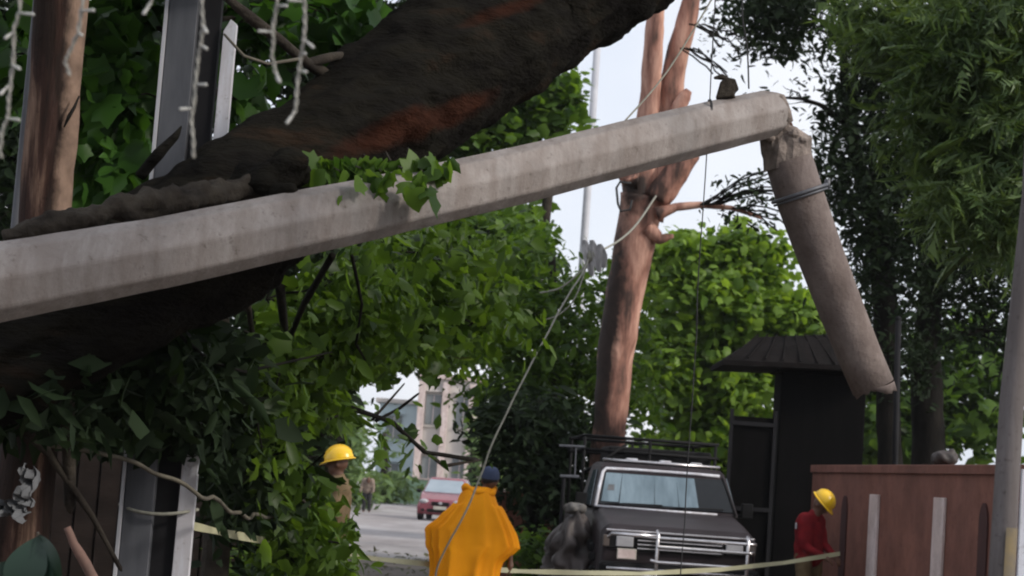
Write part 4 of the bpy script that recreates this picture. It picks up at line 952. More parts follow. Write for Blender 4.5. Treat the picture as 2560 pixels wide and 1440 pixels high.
g = GX(1255, 1300, 30.5)
t = thing('brick_stub_wall', 'short dark red wall end behind the right shoulder of the man in orange', 'wall', g)
mb = MB(); mb.box((g.x + .35, g.y, .66), (.95, .25, 1.32)); mb.build('wall_body', M['wall_red'], t, bevel=.02)
mb = MB(); mb.box((g.x + .35, g.y, 1.35), (1.02, .32, .07)); mb.build('coping', M['wall_red'], t, bevel=.01)
BAG = A + D * wall_s(2328) + NB * .12; BAG.z = 2.12
t = thing('plastic_bag', 'pale grey plastic bag lying on top of the red wall', 'bag', BAG)
o = MB().ell(BAG, (.15, .12, .09), 14, 9).ell(BAG + Vector((.07, 0, .05)), (.07, .06, .06), 10, 7).build('bag_body', M['tarp'], t, remesh=.02, sm=2)
for v in o.data.vertices: v.co += v.normal * noise.noise(v.co * 14) * .03

# ================================================================== VEHICLES (local: front towards -Y, z up)
def lp(mb, ring_list):          # loft through same-length rings
    n = len(ring_list[0]); vs = [v for r in ring_list for v in r]; f = [tuple(range(n)), tuple(reversed(range((len(ring_list) - 1) * n, len(ring_list) * n)))]
    for i in range(len(ring_list) - 1):
        for k in range(n): f.append((i * n + k, i * n + (k + 1) % n, (i + 1) * n + (k + 1) % n, (i + 1) * n + k))
    return mb.add(vs, f)
def wheel(t, x, y, r, wd, rim):
    mb = MB(); mb.tube([(x - wd / 2, y, r), (x - wd / 2 + .03, y, r), (x + wd / 2 - .03, y, r), (x + wd / 2, y, r)], [r * .9, r, r, r * .9], 28)
    o = mb.build('wheel', M['tyre'], t, world=False, smooth=False, bevel=.01)
    s = -1 if x < 0 else 1
    mb = MB(); mb.tube([(x + s * (wd / 2 + .004), y, r), (x + s * (wd / 2 + .02), y, r)], [r * .6, r * .5], 20); mb.build('rim', rim, o, world=False)
g = GX(1702, 1300, 22.4)
t = thing('pickup_truck', 'dark pickup truck with chrome bull bar and bright windscreen trim facing the camera', 'pickup truck', g, R(3)); t.scale = (1.07, 1.03, 1.02)
def B_(name, mb, m, par=t, **k): return mb.build(name, m, par, world=False, **k)
def rr_ring(y, w0, z0, z1, ch=.08, tap=.0):
    return [(-w0 + ch, y, z0), (w0 - ch, y, z0), (w0, y, z0 + ch), (w0 - tap, y, z1 - ch), (w0 - tap - ch, y, z1), (-w0 + tap + ch, y, z1), (-w0 + tap, y, z1 - ch), (-w0, y, z0 + ch)]
mb = MB(); lp(mb, [rr_ring(0, .84, .46, 1.06, .07, .02), rr_ring(.12, .88, .42, 1.12, .08, .03), rr_ring(.6, .90, .4, 1.20, .08, .04), rr_ring(1.25, .90, .4, 1.29, .08, .05), rr_ring(1.3, .90, .38, 1.29, .06, .05), rr_ring(3.0, .90, .38, 1.29, .06, .05), rr_ring(5.0, .88, .42, 1.22, .06, .03)])
B_('body', mb, M['truck'], bevel=.025)
# cab
mb = MB(); yb, yt = 1.22, 1.74
lp(mb, [[(-.85, yb, 1.27), (.85, yb, 1.27), (.85, 2.95, 1.27), (-.85, 2.95, 1.27)], [(-.74, yt, 1.78), (.74, yt, 1.78), (.74, 2.8, 1.80), (-.74, 2.8, 1.80)], [(-.70, yt + .1, 1.835), (.70, yt + .1, 1.835), (.70, 2.74, 1.85), (-.70, 2.74, 1.85)]])
B_('cab', mb, M['truck'], bevel=.03)
wn = Vector((0, -(1.78 - 1.27), (yt - yb))).normalized()
def ws(u_, v_, off):            # point on the windscreen plane
    z = 1.27 + (1.78 - 1.27) * v_; y = yb + (yt - yb) * v_; x = u_ * (.85 - .11 * v_); return Vector((x, y, z)) + wn * off
def wpoly(c, off, th): return MB().prism([ws(a, b, off) for a, b in c], wn * th)
B_('windscreen', wpoly([(-.93, .10), (.93, .10), (.925, .86), (-.925, .86)], .004, .008), M['truck_glass'])
for (a, b, v0, v1) in ((-.90, -.66, .16, .84), (-.645, -.16, .14, .84), (-.15, .18, .14, .84), (.19, .46, .14, .84)):
    B_('sky_reflection', wpoly([(a, v0), (b, v0), (b + .02, v1), (a + .01, v1)], .013, .004), M['reflection_blue'])  # pale blue panels painted in as the sky reflected in the glass
B_('sticker', wpoly([(-.84, .42), (-.74, .42), (-.74, .56), (-.83, .56)], .018, .002), M['plastic'])
mb = MB(); fr = [(-.965, .03), (-.955, .93), (-.90, .955), (.90, .955)]
mb.tube([ws(-.965, .03, .012), ws(-.96, .5, .012), ws(-.945, .86, .012), ws(-.90, .945, .012), ws(-.5, .955, .012), ws(.5, .955, .012), ws(.9, .945, .012)], .02, 8)
mb.tube([ws(-.965, .04, .012), ws(0, .03, .012), ws(.7, .03, .012)], .014, 8); B_('windscreen_trim', mb, M['white_paint'], smooth=True)
mb = MB(); mb.tube([ws(.955, .03, .012), ws(.95, .5, .012), ws(.935, .9, .012)], .014, 8); B_('seal', mb, M['truck_black'], smooth=True)
for (a, b) in ((-.85, -.05), (.05, .8)):
    mb = MB(); mb.tube([ws(a, .07, .03), ws(a + .3, .11, .035), ws(b, .13, .03)], .008, 6); B_('wiper', mb, M['truck_black'], smooth=True)
for k, x in enumerate((-.35, .05, .42)):
    mb = MB(); mb.box((x, 1.95, 1.885), (.14, .1, .05)); B_('roof_lamp', mb, M['white_paint'] if k != 2 else M['lens'], bevel=.015)
mb = MB(); mb.tube([(-.7, 1.9, 1.87), (.7, 1.9, 1.87)], .02, 8); B_('roof_bar', mb, M['chrome'], smooth=True)
for s in (-1, 1):
    mb = MB(); mb.prism([(s * .853, 1.45, 1.30), (s * .853, 2.3, 1.30), (s * .765, 2.2, 1.74), (s * .765, 1.8, 1.74)], (s * .01, 0, 0)); B_('side_window', mb, M['car_glass'])
    mb = MB(); mb.box((s * .97, 1.42, 1.36), (.13, .08, .18)); mb.tube([(s * .84, 1.45, 1.28), (s * .97, 1.43, 1.32)], .02, 6); B_('mirror', mb, M['truck_black'], bevel=.02)
    mb = MB(); mb.box((s * .64, -.012, .93), (.30, .04, .17)); hl = B_('headlight', mb, M['truck_black'], bevel=.01)
    mb = MB(); mb.box((s * .60, -.035, .93), (.19, .02, .12)); B_('lens', mb, M['lens'], hl, bevel=.01)
    mb = MB(); mb.box((s * .80, -.01, .93), (.07, .05, .13)); B_('indicator', mb, M['indicator'], bevel=.01)
    mb = MB()
    for k in range(9): a = math.pi * k / 8; mb.box((s * .9, .75 - .46 * math.cos(a), .40 + .46 * math.sin(a)), (.07, .16, .10), None)
    B_('fender_flare', mb, M['truck_black'], bevel=.02)
mb = MB(); mb.box((0, -.015, .93), (.96, .05, .20)); gr = B_('grille', mb, M['truck_black'], bevel=.01)
mb = MB()
for z in (.865, .91, .955, 1.0): mb.box((0, -.045, z), (.92, .012, .012))
B_('grille_bar', mb, M['chrome'], gr)
mb = MB(); mb.box((0, -.04, 1.055), (1.62, .03, .022)); B_('chrome_strip', mb, M['chrome'], bevel=.005)
mb = MB(); mb.box((0, -.06, .60), (1.74, .2, .2)); B_('bumper', mb, M['truck_black'], bevel=.04)
mb = MB(); mb.tube([(-.8, -.17, .63), (.8, -.17, .63)], .022, 8); B_('bumper_strip', mb, M['chrome'], smooth=True)
mb = MB()
for x in (-.27, .71): mb.tube([(x, -.2, .35), (x, -.24, .7), (x, -.26, 1.03), (x, -.2, 1.08)], .022, 10)
for z, x0, x1 in ((1.00, -.78, .8), (.90, -.27, .78), (.73, -.34, .78), (.56, -.62, .74)): mb.tube([(x0, -.25, z + .02), (-.27, -.26, z), (.71, -.26, z), (x1, -.25, z)], .019, 10)
B_('bull_bar', mb, M['chrome'], smooth=True)
mb = MB(); mb.tube([(-.80, -.2, .97), (-.76, -.24, 1.02), (-.6, -.25, 1.02), (-.29, -.26, 1.02)], .02, 8); B_('guard_bar', mb, M['chrome'], smooth=True)
mb = MB(); mb.box((-.60, -.27, .80), (.21, .012, .12)); pl_ = B_('number_plate', mb, M['plate'], bevel=.004)
mb = MB(); mb.box((-.60, -.279, .80), (.19, .003, .10)); B_('plate_face', mb, M['stripe'], pl_)
for x in (-.75, .75):
    for y in (.75, 3.9): wheel(t, x, y, .38, .24, M['chrome'])
mb = MB()
for x in (-.82, 0, .82):
    for y in (3.05, 4.95): mb.tube([(x, y, 1.2), (x, y, 2.19)], .02, 8)
for z in (2.0, 2.18):
    mb.tube([(-.86, 3.05, z), (.86, 3.05, z)], .022, 8); mb.tube([(-.86, 4.95, z), (.86, 4.95, z)], .022, 8)
    for x in (-.82, .82): mb.tube([(x, 3.05, z), (x, 4.95, z)], .022, 8)
mb.tube([(-.8, 3.04, 1.7), (-.3, 3.04, 2.1)], .02, 6); B_('cargo_rack', mb, M['truck_black'], smooth=True)
mb = MB(); mb.box((.15, 3.7, 1.9), (1.3, 1.0, .35)); B_('cargo_box', mb, M['truck_black'], bevel=.03)
# small steel frame to the left of the truck
t = thing('steel_stand', 'small grey steel frame standing between the evergreen and the truck', 'stand', GX(1425, 1300, 24))
mb = MB(); q = [PY(x, y, 24) for x, y in ((1398, 1114), (1462, 1117), (1400, 1190), (1448, 1192), (1440, 1117), (1437, 1191))]
mb.tube([q[0], q[1]], .016, 6); mb.tube([q[2], q[3]], .02, 6); mb.tube([q[4], q[5]], .010, 6); B_('frame', MB().add(mb.v, mb.f), M['steel'], t) if False else mb.build('frame', M['steel'], t)
mb = MB(); a = PY(1410, 1195, 24); mb.tube([Vector((a.x, a.y, 0)), a], .025, 8); mb.build('leg', M['steel_dark'], t)
# tarpaulin covered heap beside the truck
g = GX(1428, 1350, 23.4)
t = thing('tarpaulin_heap', 'crumpled grey tarpaulin draped over a bulky shape left of the truck', 'tarpaulin', g)
mb = MB(); n_ = 26; vs = []
for j in range(n_ + 1):
    v_ = j / n_
    for i in range(40):
        a = 2 * math.pi * i / 40; fold = 1 + .26 * math.sin(a * 6 + noise.noise(Vector((math.cos(a), math.sin(a), v_ * 4))) * 5) * min(1, v_ * 2) + .30 * noise.noise(Vector((math.cos(a) * 2, math.sin(a) * 2, v_ * 3)))
        rx = (.24 * math.sin(min(1, v_ * 1.6) * math.pi / 2) + .06 * v_) * fold; z = 1.22 - 1.18 * max(0, v_ - .12) ** 1.1 + .05 * noise.noise(Vector((a * 2, v_ * 4, 5)))
        z += .1 * math.cos(a) * (1 - v_)
        vs.append((rx * math.cos(a), rx * 1.6 * math.sin(a), min(z, 1.25)))
mb.add(vs, [tuple(range(40))] + [(j * 40 + i, j * 40 + (i + 1) % 40, (j + 1) * 40 + (i + 1) % 40, (j + 1) * 40 + i) for j in range(n_) for i in range(40)])
mb.build('cover', M['tarp'], t, world=False, smooth=True)
mb = MB(); mb.ell((.02, -.05, 1.27), (.15, .12, .07), 12, 7); o = mb.build('rag', M['tarp_light'], t, world=False, remesh=.02)
for v in o.data.vertices: v.co += v.normal * noise.noise(v.co * 13) * .04

# red hatchback far away
g = GX(1098, 1298, 66)
t = thing('parked_car', 'small maroon hatchback facing the camera far down the road', 'car', g, R(-5))
def car_ring(y, w0, z0, z1, wt): return [(-w0, y, z0), (w0, y, z0), (w0 * 1.02, y, (z0 + z1) / 2), (wt, y, z1), (-wt, y, z1), (-w0 * 1.02, y, (z0 + z1) / 2)]
mb = MB(); lp(mb, [car_ring(0, .70, .32, .62, .62), car_ring(.1, .80, .22, .74, .70), car_ring(.6, .85, .2, .90, .76), car_ring(1.0, .86, .2, .98, .80), car_ring(3.4, .86, .22, 1.02, .80), car_ring(3.75, .80, .3, .95, .74)])
B_('body', mb, M['car_red'], t, bevel=.04)
mb = MB(); lp(mb, [[(-.78, .95, .95), (.78, .95, .95), (.78, 3.4, .98), (-.78, 3.4, .98)], [(-.62, 1.55, 1.44), (.62, 1.55, 1.44), (.62, 2.9, 1.46), (-.62, 2.9, 1.46)], [(-.56, 1.7, 1.50), (.56, 1.7, 1.50), (.56, 2.8, 1.51), (-.56, 2.8, 1.51)]])
B_('cabin', mb, M['car_red'], t, bevel=.04)
n2 = Vector((0, -.49, .6)).normalized()
def cw(u_, v_, o_): return Vector((u_ * (.78 - .16 * v_), .95 + .6 * v_, .95 + .49 * v_)) + n2 * o_
B_('windscreen', MB().prism([cw(-.92, .04, .01), cw(.92, .04, .01), cw(.93, .93, .01), cw(-.93, .93, .01)], n2 * .012), M['sky_glass'], t)
for s in (-1, 1):
    B_('headlight', MB().ell((s * .58, .06, .66), (.17, .10, .085), 12, 8), M['lens'], t, smooth=True)
    B_('mirror', MB().ell((s * .92, 1.2, 1.0), (.1, .06, .07), 10, 7), M['truck_black'], t, smooth=True)
    B_('fog_lamp', MB().ell((s * .6, .0, .36), (.07, .05, .05), 10, 7), M['truck_black'], t, smooth=True)
    B_('side_window', MB().prism([(s * .79, 1.3, .99), (s * .79, 3.1, 1.0), (s * .64, 2.75, 1.4), (s * .64, 1.75, 1.4)], (s * .012, 0, 0)), M['car_glass'], t)
B_('grille', MB().box((0, -.01, .60), (.62, .06, .13)), M['truck_black'], t, bevel=.02)
B_('badge', MB().ell((0, -.045, .62), (.07, .015, .05), 10, 6), M['lens'], t)
B_('air_intake', MB().box((0, .0, .36), (.9, .06, .12)), M['truck_black'], t, bevel=.02)
B_('number_plate', MB().box((0, -.05, .46), (.44, .02, .11)), M['plate'], t)
for x in (-.74, .74):
    for y in (.68, 3.1): wheel(t, x, y, .30, .19, M['steel'])

# ================================================================== PEOPLE (local: facing -Y unless turned, z up)
def finger_hand(mb, w, d, up_, r=1.0, curl=.5):
    """palm, four fingers and a thumb from wrist w along d; up_ = back of the hand"""
    d = Vector(d).normalized(); u_ = Vector(up_); u_ = (u_ - d * u_.dot(d)).normalized(); s = d.cross(u_)
    mb.cap(w, .026 * r, Vector(w) + d * .05, .034 * r, 10); p = Vector(w) + d * .075
    for k in range(4):
        b = p + s * (k - 1.5) * .02 - d * .02; L = (.036, .042, .040, .030)[k] * r
        b1 = b + d * .03; d1 = (d - u_ * curl).normalized(); b2 = b1 + d1 * L; d2 = (d - u_ * curl * 3).normalized(); b3 = b2 + d2 * L * .8
        mb.cap(b, .0105, b1, .010, 8); mb.cap(b1, .010, b2, .009, 8); mb.cap(b2, .009, b3, .0075, 8)
    a = Vector(w) + d * .025 + s * -.03; a1 = a - s * .03 + d * .03 - u_ * .01; mb.cap(a, .013, a1, .011, 8); mb.cap(a1, .011, a1 + d * .03 - u_ * .012, .009, 8)
def human(t, J, vox=.011, face=(0, -1, 0), hands=True, sex=1.0):
    """J: joints head, neck, chest, pelvis, sL sR eL eR wL wR hL hR kL kR aL aR"""
    f = Vector(face).normalized(); mb = MB(); g_ = lambda k: Vector(J[k])
    rt = f.cross(Vector((0, 0, 1))).normalized(); upv = rt.cross(f)
    rot = Matrix((rt, f, upv)).transposed()
    h = g_('head'); q = lambda x, y, z: h + rot @ Vector((x, y, z))
    mb.ell(q(0, -.01, .02), (.078, .095, .105), 16, 12, rot); mb.ell(q(0, .03, -.045), (.055, .055, .06), 12, 9, rot); mb.ell(q(0, .055, -.085), (.028, .028, .022), 10, 7, rot)
    mb.cap(q(0, .085, .015), .010, q(0, .108, -.022), .015, 8)
    for s in (-1, 1):
        mb.ell(q(s * .080, -.01, -.01), (.010, .02, .032), 8, 7, rot); mb.ell(q(s * .032, .078, .022), (.02, .014, .008), 8, 6, rot)
    mb.ell(q(0, .083, -.052), (.025, .014, .007), 8, 6, rot); mb.ell(q(0, .08, -.064), (.022, .014, .007), 8, 6, rot)
    mb.cap(g_('neck') - Vector((0, 0, .04)), .062, h - upv * .05, .052, 12)
    c, p = g_('chest'), g_('pelvis')
    for s in ('L', 'R'):
        S, E, W = g_('s' + s), g_('e' + s), g_('w' + s); H, K, A_ = g_('h' + s), g_('k' + s), g_('a' + s)
        mb.cap(g_('neck').lerp(c, .25), .06, S, .055, 12); mb.cap(S, .055, c.lerp(p, .3) + (S - c) * .3, .09, 12)
        mb.cap(S, .052, E, .038, 12); mb.cap(E, .038, W, .025, 12)
        mb.cap(c.lerp(p, .2) + (S - c) * .25, .10, H + Vector((0, 0, .06)), .095, 12)
        mb.cap(H, .085, K, .055, 12); mb.cap(K, .055, A_, .036, 12)
        ff = Vector((f.x, f.y, 0)).normalized(); mb.cap(A_ - Vector((0, 0, .03)) - ff * .04, .036, Vector((A_.x, A_.y, .03)) + ff * .13, .028, 10)
        if hands:
            d = (W - E).normalized(); finger_hand(mb, W, d, J.get('up' + s, (0, 0, 1)))
    return mb.build('body', M['skin'], t, world=False, remesh=vox, sm=2)
def sleeve(mb, J, s, r=.068, full=True, r2=.05):
    S, E, W = Vector(J['s' + s]), Vector(J['e' + s]), Vector(J['w' + s]); mb.cap(S, r, E, r2 + .004, 14)
    if full: mb.cap(E, r2 + .004, E.lerp(W, .9), r2 - .01, 14)
def shirt(t, J, m, full=True, vox=.013, fat=1.0, name='shirt'):
    mb = MB(); c, p = Vector(J['chest']), Vector(J['pelvis'])
    for s in ('L', 'R'):
        S, H = Vector(J['s' + s]), Vector(J['h' + s]); sleeve(mb, J, s, full=full)
        mb.cap(Vector(J['neck']).lerp(c, .3), .085 * fat, S, .072, 14); mb.cap(S + (c - S) * .3, .115 * fat, H + Vector((0, 0, .02)), .115 * fat, 14)
    mb.cap(c, .14 * fat, p, .14 * fat, 16); mb.cap(Vector(J['neck']) - Vector((0, 0, .02)), .072, Vector(J['neck']) + Vector((0, 0, .015)), .066, 14)
    o = mb.build(name, m, t, world=False, remesh=vox, sm=4)
    for v in o.data.vertices:
        q = v.co; v.co += v.normal * (noise.noise(Vector((q.x * 7, q.y * 7, q.z * 12))) * .014 + abs(noise.noise(Vector((q.x * 11, q.y * 11, q.z * 5 + 4)))) * .010)
    return o
def trousers(t, J, m, vox=.014):
    mb = MB()
    for s in ('L', 'R'):
        H, K, A_ = Vector(J['h' + s]), Vector(J['k' + s]), Vector(J['a' + s]); mb.cap(H + Vector((0, 0, .03)), .112, K, .083, 14); mb.cap(K, .083, A_ + Vector((0, 0, .03)), .068, 14)
    mb.cap(Vector(J['hL']) + Vector((0, 0, .06)), .11, Vector(J['hR']) + Vector((0, 0, .06)), .11, 14)
    o = mb.build('trousers', m, t, world=False, remesh=vox, sm=3)
    for v in o.data.vertices: q = v.co; v.co += v.normal * noise.noise(Vector((q.x * 8, q.y * 8, q.z * 14))) * .014
def shoes(t, J, face):
    ff = Vector((face[0], face[1], 0)).normalized()
    for s in ('L', 'R'):
        A_ = Vector(J['a' + s]); mb = MB(); mb.cap(Vector((A_.x, A_.y, .055)) - ff * .05, .05, Vector((A_.x, A_.y, .04)) + ff * .15, .036, 12)
        mb.build('shoe', M['black_cloth'], t, world=False, smooth=True)
def base_pose(H=1.7, lean=0.0):
    k = H / 1.7; J = dict(head=(0, -.02, 1.575), neck=(0, .01, 1.43), chest=(0, .01, 1.28), pelvis=(0, .02, .95), sL=(-.185, .01, 1.385), sR=(.185, .01, 1.385),
        eL=(-.24, .03, 1.10), eR=(.24, .03, 1.10), wL=(-.26, -.05, .86), wR=(.26, -.05, .86), hL=(-.09, .02, .90), hR=(.09, .02, .90), kL=(-.11, -.01, .49), kR=(.11, -.01, .49), aL=(-.12, .03, .09), aR=(.12, .03, .09))
    return {a: tuple(x * k for x in b) for a, b in J.items()}
def helmet(t, c, tilt, face, m):
    """dome, brim with a peak, and a ridge"""
    f = Vector(face).normalized(); rt = f.cross(Vector((0, 0, 1))).normalized(); u_ = rt.cross(f); rot = Matrix((rt, f, u_)).transposed() @ Matrix.Rotation(tilt, 3, 'X')
    mb = MB(); n, mr = 28, 8; vs = []; c = Vector(c)
    for j in range(mr + 1):
        th = math.pi / 2 * j / mr
        for k in range(n): a = 2 * math.pi * k / n; vs.append(c + rot @ Vector((.118 * math.cos(th) * math.cos(a), .142 * math.cos(th) * math.sin(a), .125 * math.sin(th))))
    fs = [(j * n + k, j * n + (k + 1) % n, (j + 1) * n + (k + 1) % n, (j + 1) * n + k) for j in range(mr) for k in range(n)]
    mb.add(vs, fs); o = mb.build('helmet', m, t, world=False, smooth=True)
    mb = MB(); vs = []
    for k in range(n):
        a = 2 * math.pi * k / n; pk = max(0, math.sin(a)) ** 3
        for e, z in ((.98, .0), (1.13 + .24 * pk, -.012 - .012 * pk), (1.13 + .24 * pk, -.02 - .012 * pk), (.98, -.008)): vs.append(c + rot @ Vector((.118 * e * math.cos(a), .142 * e * math.sin(a), z)))
    mb.add(vs, [(4 * k + i, 4 * ((k + 1) % n) + i, 4 * ((k + 1) % n) + (i + 1) % 4, 4 * k + (i + 1) % 4) for k in range(n) for i in range(4)])
    mb.build('brim', m, o, world=False, smooth=True)
    mb = MB(); mb.tube([c + rot @ Vector((0, .135 * math.cos(a), .122 * math.sin(a) + .004)) for a in [math.pi * (k + .7) / 12 for k in range(11)]], .014, 6); mb.build('ridge', m, o, world=False, smooth=True)

# --- man in the orange poncho, back to the camera
g = GX(1182, 1400, 19.0)
t = thing('person', 'person in an orange rain poncho and navy cap seen from behind pulling a rope', 'person', g)
J = base_pose(1.68); J['sL'] = (-.185, .01, 1.38); J['sL'] = (-.135, .01, 1.29); J['sR'] = (.145, .01, 1.29); J['chest'] = (0, .01, 1.22); J['eL'] = (-.33, .08, 1.12); J['wL'] = (-.26, .14, 1.06); J['eR'] = (.35, .0, 1.02); J['wR'] = (.37, .0, .77)
J['head'] = (.11, .03, 1.545); J['neck'] = (.04, .01, 1.41)
human(t, J, face=(-.25, 1, .12))
trousers(t, J, M['khaki_dark']); shoes(t, J, (0, 1, 0))
hc = Vector(J['head'])
mb = MB(); n = 26; vs = []; mr = 8      # cap: crown over the skull, peak forward
rot = Matrix.Rotation(R(14), 3, 'Z') @ Matrix.Rotation(R(8), 3, 'X')
for j in range(mr + 1):
    th = math.pi / 2 * j / mr
    for k in range(n):
        a = 2 * math.pi * k / n; hz = .115 * math.sin(th) ** .8 if j else 0; rf = math.cos(th) ** .6 if j < mr else .01
        vs.append(hc + rot @ Vector((.090 * rf * math.cos(a), .108 * rf * math.sin(a) - .01, hz + .022)))
mb.add(vs, [(j * n + k, j * n + (k + 1) % n, (j + 1) * n + (k + 1) % n, (j + 1) * n + k) for j in range(mr) for k in range(n)]); cap_o = mb.build('cap', M['navy'], t, world=False, smooth=True)
MB().ell(hc + rot @ Vector((0, .13, .035)), (.07, .07, .010), 14, 6, rot).build('peak', M['navy'], cap_o, world=False, smooth=True)
MB().ell(hc + rot @ Vector((0, -.01, .138)), (.012, .012, .008), 8, 6).build('button', M['navy'], cap_o, world=False, smooth=True)
MB().ell(hc + Vector((0, -.022, .005)), (.083, .088, .06), 16, 10).build('hair', M['hair'], t, world=False, smooth=True)
# poncho: rings from the collar down, folds deepening towards the hem
rows = [(1.452, .0, .10, .085), (1.47, .0, .13, .10), (1.45, .0, .165, .12), (1.40, .0, .185, .14), (1.335, .01, .205, .155), (1.25, .005, .27, .165), (1.175, .0, .325, .17), (1.10, -.004, .375, .175), (1.05, -.006, .405, .175), (1.02, -.008, .415, .175),
        (.96, -.01, .425, .18), (.897, .0, .43, .185), (.86, -.012, .41, .19), (.81, -.018, .38, .195), (.70, -.028, .355, .20), (.58, -.035, .345, .21), (.45, -.035, .35, .22), (.36, -.035, .355, .23)]
mb = MB(); n = 240; vs = []; px_ = .0
sub_rows = []
for i in range(len(rows) - 1):
    for k in range(4): u_ = k / 4; sub_rows.append([rows[i][j] * (1 - u_) + rows[i + 1][j] * u_ for j in range(4)])
sub_rows.append(rows[-1])
rf_ = random.Random(5); FOLDS = [(math.pi * (1 + (k + rf_.uniform(-.35, .35)) / 9) + rf_.uniform(-.08, .08), rf_.uniform(.04, .13), rf_.choice((.34, .14, .40, .22)), rf_.uniform(-.15, .15) + .4 * (k - 4.5) / 4.5) for k in range(1, 9)] + [(math.pi * k / 6, .12, .15, 0) for k in range(1, 6)]
for (z, cx, wx, dy) in sub_rows:
    dn = max(0, min(1, (1.40 - z) / .55))
    for k in range(n):
        a = 2 * math.pi * k / n; ca, sa = math.cos(a), math.sin(a)
        fo = 0
        for (a0, wd_, am, sl) in FOLDS: da = (a - a0 - sl * (1.4 - z) + math.pi) % (2 * math.pi) - math.pi; fo += am * math.exp(-(da / wd_) ** 2)
        fo += .05 * noise.noise(Vector((ca * 3, sa * 3, z * .8)))
        f = 1 + dn ** .7 * fo * (1 - .7 * abs(ca) ** 8)
        side = 1.0
        if ca < 0: side = 1 + .09 * math.exp(-((z - 1.035) / .055) ** 2)
        if ca > 0: side = 1 - .03 * math.exp(-((z - 1.06) / .06) ** 2) - .17 * max(0, min(1, (.84 - z) / .08))
        x = cx + wx * side * f * math.copysign(abs(ca) ** .8, ca); y = dy * f * math.copysign(abs(sa) ** .9, sa) + .02
        zz = z - .05 * abs(ca) ** 2 * (1 if 1.3 < z < 1.46 else 0) + .012 * noise.noise(Vector((a * 2, z * 3, 1)))
        if z < .5: zz += .03 * math.sin(a * 13)
        vs.append((x, y, zz))
mb.add(vs, [(j * n + k, j * n + (k + 1) % n, (j + 1) * n + (k + 1) % n, (j + 1) * n + k) for j in range(len(sub_rows) - 1) for k in range(n)])
pon = mb.build('poncho', M['orange'], t, world=False, smooth=True)
for v in pon.data.vertices:
    q = v.co; v.co += v.normal * (.008 * noise.noise(Vector((q.x * 12, q.y * 12, q.z * 2))) + .004 * noise.noise(Vector((q.x * 6 + q.z * 3, 2, q.z * 9))))
mb = MB(); mb.tube([Vector((.02 + .148 * math.cos(a) - .01, .015 + .112 * math.sin(a), 1.435 + .022 * math.sin(a * 2 + .6) + .010 * math.cos(a * 5))) for a in [2 * math.pi * k / 40 for k in range(41)]], [.030 + .008 * math.sin(k * .9) for k in range(41)], 10, caps=False)
mb.build('collar', M['orange'], pon, world=False, smooth=True)

# --- helmeted man in khaki among the leaves, facing left
g = GX(838, 1300, 18.3)
t = thing('person', 'person in khaki with a yellow helmet standing among the leaves facing left', 'person', g)
J = base_pose(1.72); J['head'] = (-.02, .0, 1.60); fc = (-1, .12, -.12)
J['hL'] = (0, -.09, .91); J['hR'] = (0, .09, .91); J['sL'] = (.02, -.18, 1.40); J['sR'] = (.02, .18, 1.40); J['eL'] = (.0, -.22, 1.12); J['eR'] = (.0, .22, 1.12); J['wL'] = (-.2, -.18, 1.0); J['wR'] = (-.2, .18, 1.0)
J['kL'] = (-.02, -.1, .49); J['kR'] = (-.02, .1, .49); J['aL'] = (0, -.1, .09); J['aR'] = (0, .1, .09)
human(t, J, face=fc); shirt(t, J, M['khaki'], True); trousers(t, J, M['khaki_dark']); shoes(t, J, (-1, 0, 0))
helmet(t, Vector(J['head']) + Vector((.01, 0, .045)), R(-6), fc, M['yellow_helmet'])

# --- man in the red jacket by the wall, head bowed to the right
g = GX(2026, 1400, 22.7)
t = thing('person', 'person in a red jacket and yellow helmet bending over his hands by the red wall', 'person', g)
J = base_pose(1.66); fc = (.75, -.35, -.75)
J.update(head=(.08, -.05, 1.53), neck=(.01, -.01, 1.40), sL=(-.13, -.10, 1.35), sR=(.09, .14, 1.36), chest=(-.01, .02, 1.24), eL=(-.13, -.15, 1.05), eR=(.16, .06, 1.08), wL=(.12, -.20, .93), wR=(.26, -.08, .95),
         hL=(-.09, -.05, .88), hR=(.05, .1, .88), kL=(-.08, -.09, .48), kR=(.08, .1, .48), aL=(-.1, -.05, .09), aR=(.08, .14, .09), upL=(.2, -.3, 1), upR=(.2, -.3, 1))
human(t, J, face=fc); shirt(t, J, M['red_cloth'], True, name='jacket'); trousers(t, J, M['khaki']); shoes(t, J, (.8, -.5, 0))
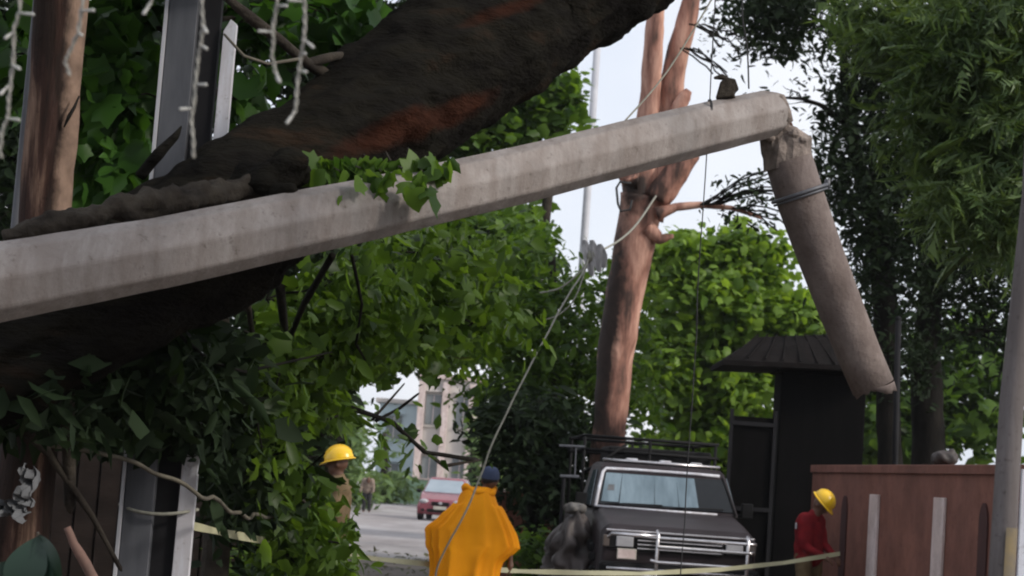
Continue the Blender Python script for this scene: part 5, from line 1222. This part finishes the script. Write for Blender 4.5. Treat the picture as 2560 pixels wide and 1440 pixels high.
helmet(t, Vector(J['head']) + Vector((.03, -.01, .05)), R(-4), fc, M['yellow_helmet'])
MB().box((-.215, -.145, 1.27), (.012, .05, .07)).build('arm_badge', M['white_cloth'], t, world=False)

# --- stooping walker far down the road
g = GX(915, 1281, 72)
t = thing('person', 'person in a beige top and black trousers stooping far down the road', 'person', g)
J = base_pose(1.5); J.update(head=(.02, -.22, 1.20), neck=(.0, -.12, 1.20), chest=(.0, -.03, 1.12), sL=(-.17, -.08, 1.17), sR=(.17, -.08, 1.17), eL=(-.24, -.14, .95), eR=(.22, -.12, .95), wL=(-.26, -.2, .75), wR=(.22, -.2, .76))
human(t, J, vox=.018, hands=False, face=(0, -1, -.4)); shirt(t, J, M['beige_cloth'], True, vox=.02, fat=1.15); trousers(t, J, M['black_cloth'], vox=.02)
MB().ell(Vector(J['head']) + Vector((0, .02, .03)), (.09, .10, .09), 14, 9).build('hair', M['hair'], t, world=False, smooth=True)
# --- person in blue behind the leaves
g = GX(655, 1300, 21.5)
t = thing('person', 'person in a white shirt and blue denim half hidden by the leaves at left', 'person', g)
J = base_pose(1.55); human(t, J, vox=.015); shirt(t, J, M['white_cloth'], True, vox=.016); trousers(t, J, M['denim'], vox=.018); shoes(t, J, (0, -1, 0))
MB().ell(Vector(J['head']) + Vector((0, .02, .05)), (.088, .10, .09), 14, 9).build('hair', M['hair'], t, world=False, smooth=True)

# ================================================================== AIR
HAZE = .0002
m = bpy.data.materials.new('haze'); m.use_nodes = True; nt = m.node_tree; nt.nodes.remove(nt.nodes['Principled BSDF'])
pv = nt.nodes.new('ShaderNodeVolumePrincipled'); pv.inputs['Color'].default_value = (.9, .94, 1, 1); pv.inputs['Density'].default_value = HAZE; pv.inputs['Anisotropy'].default_value = .2
nt.links.new(pv.outputs[0], nt.nodes['Material Output'].inputs['Volume'])
mb = MB(); mb.box((0, 275, 14), (620, 640, 34)); o = mb.build('haze', m, None); o['kind'] = 'stuff'
tag(o, 'thin pale haze hanging over the road under the trees', 'haze', kind='stuff')
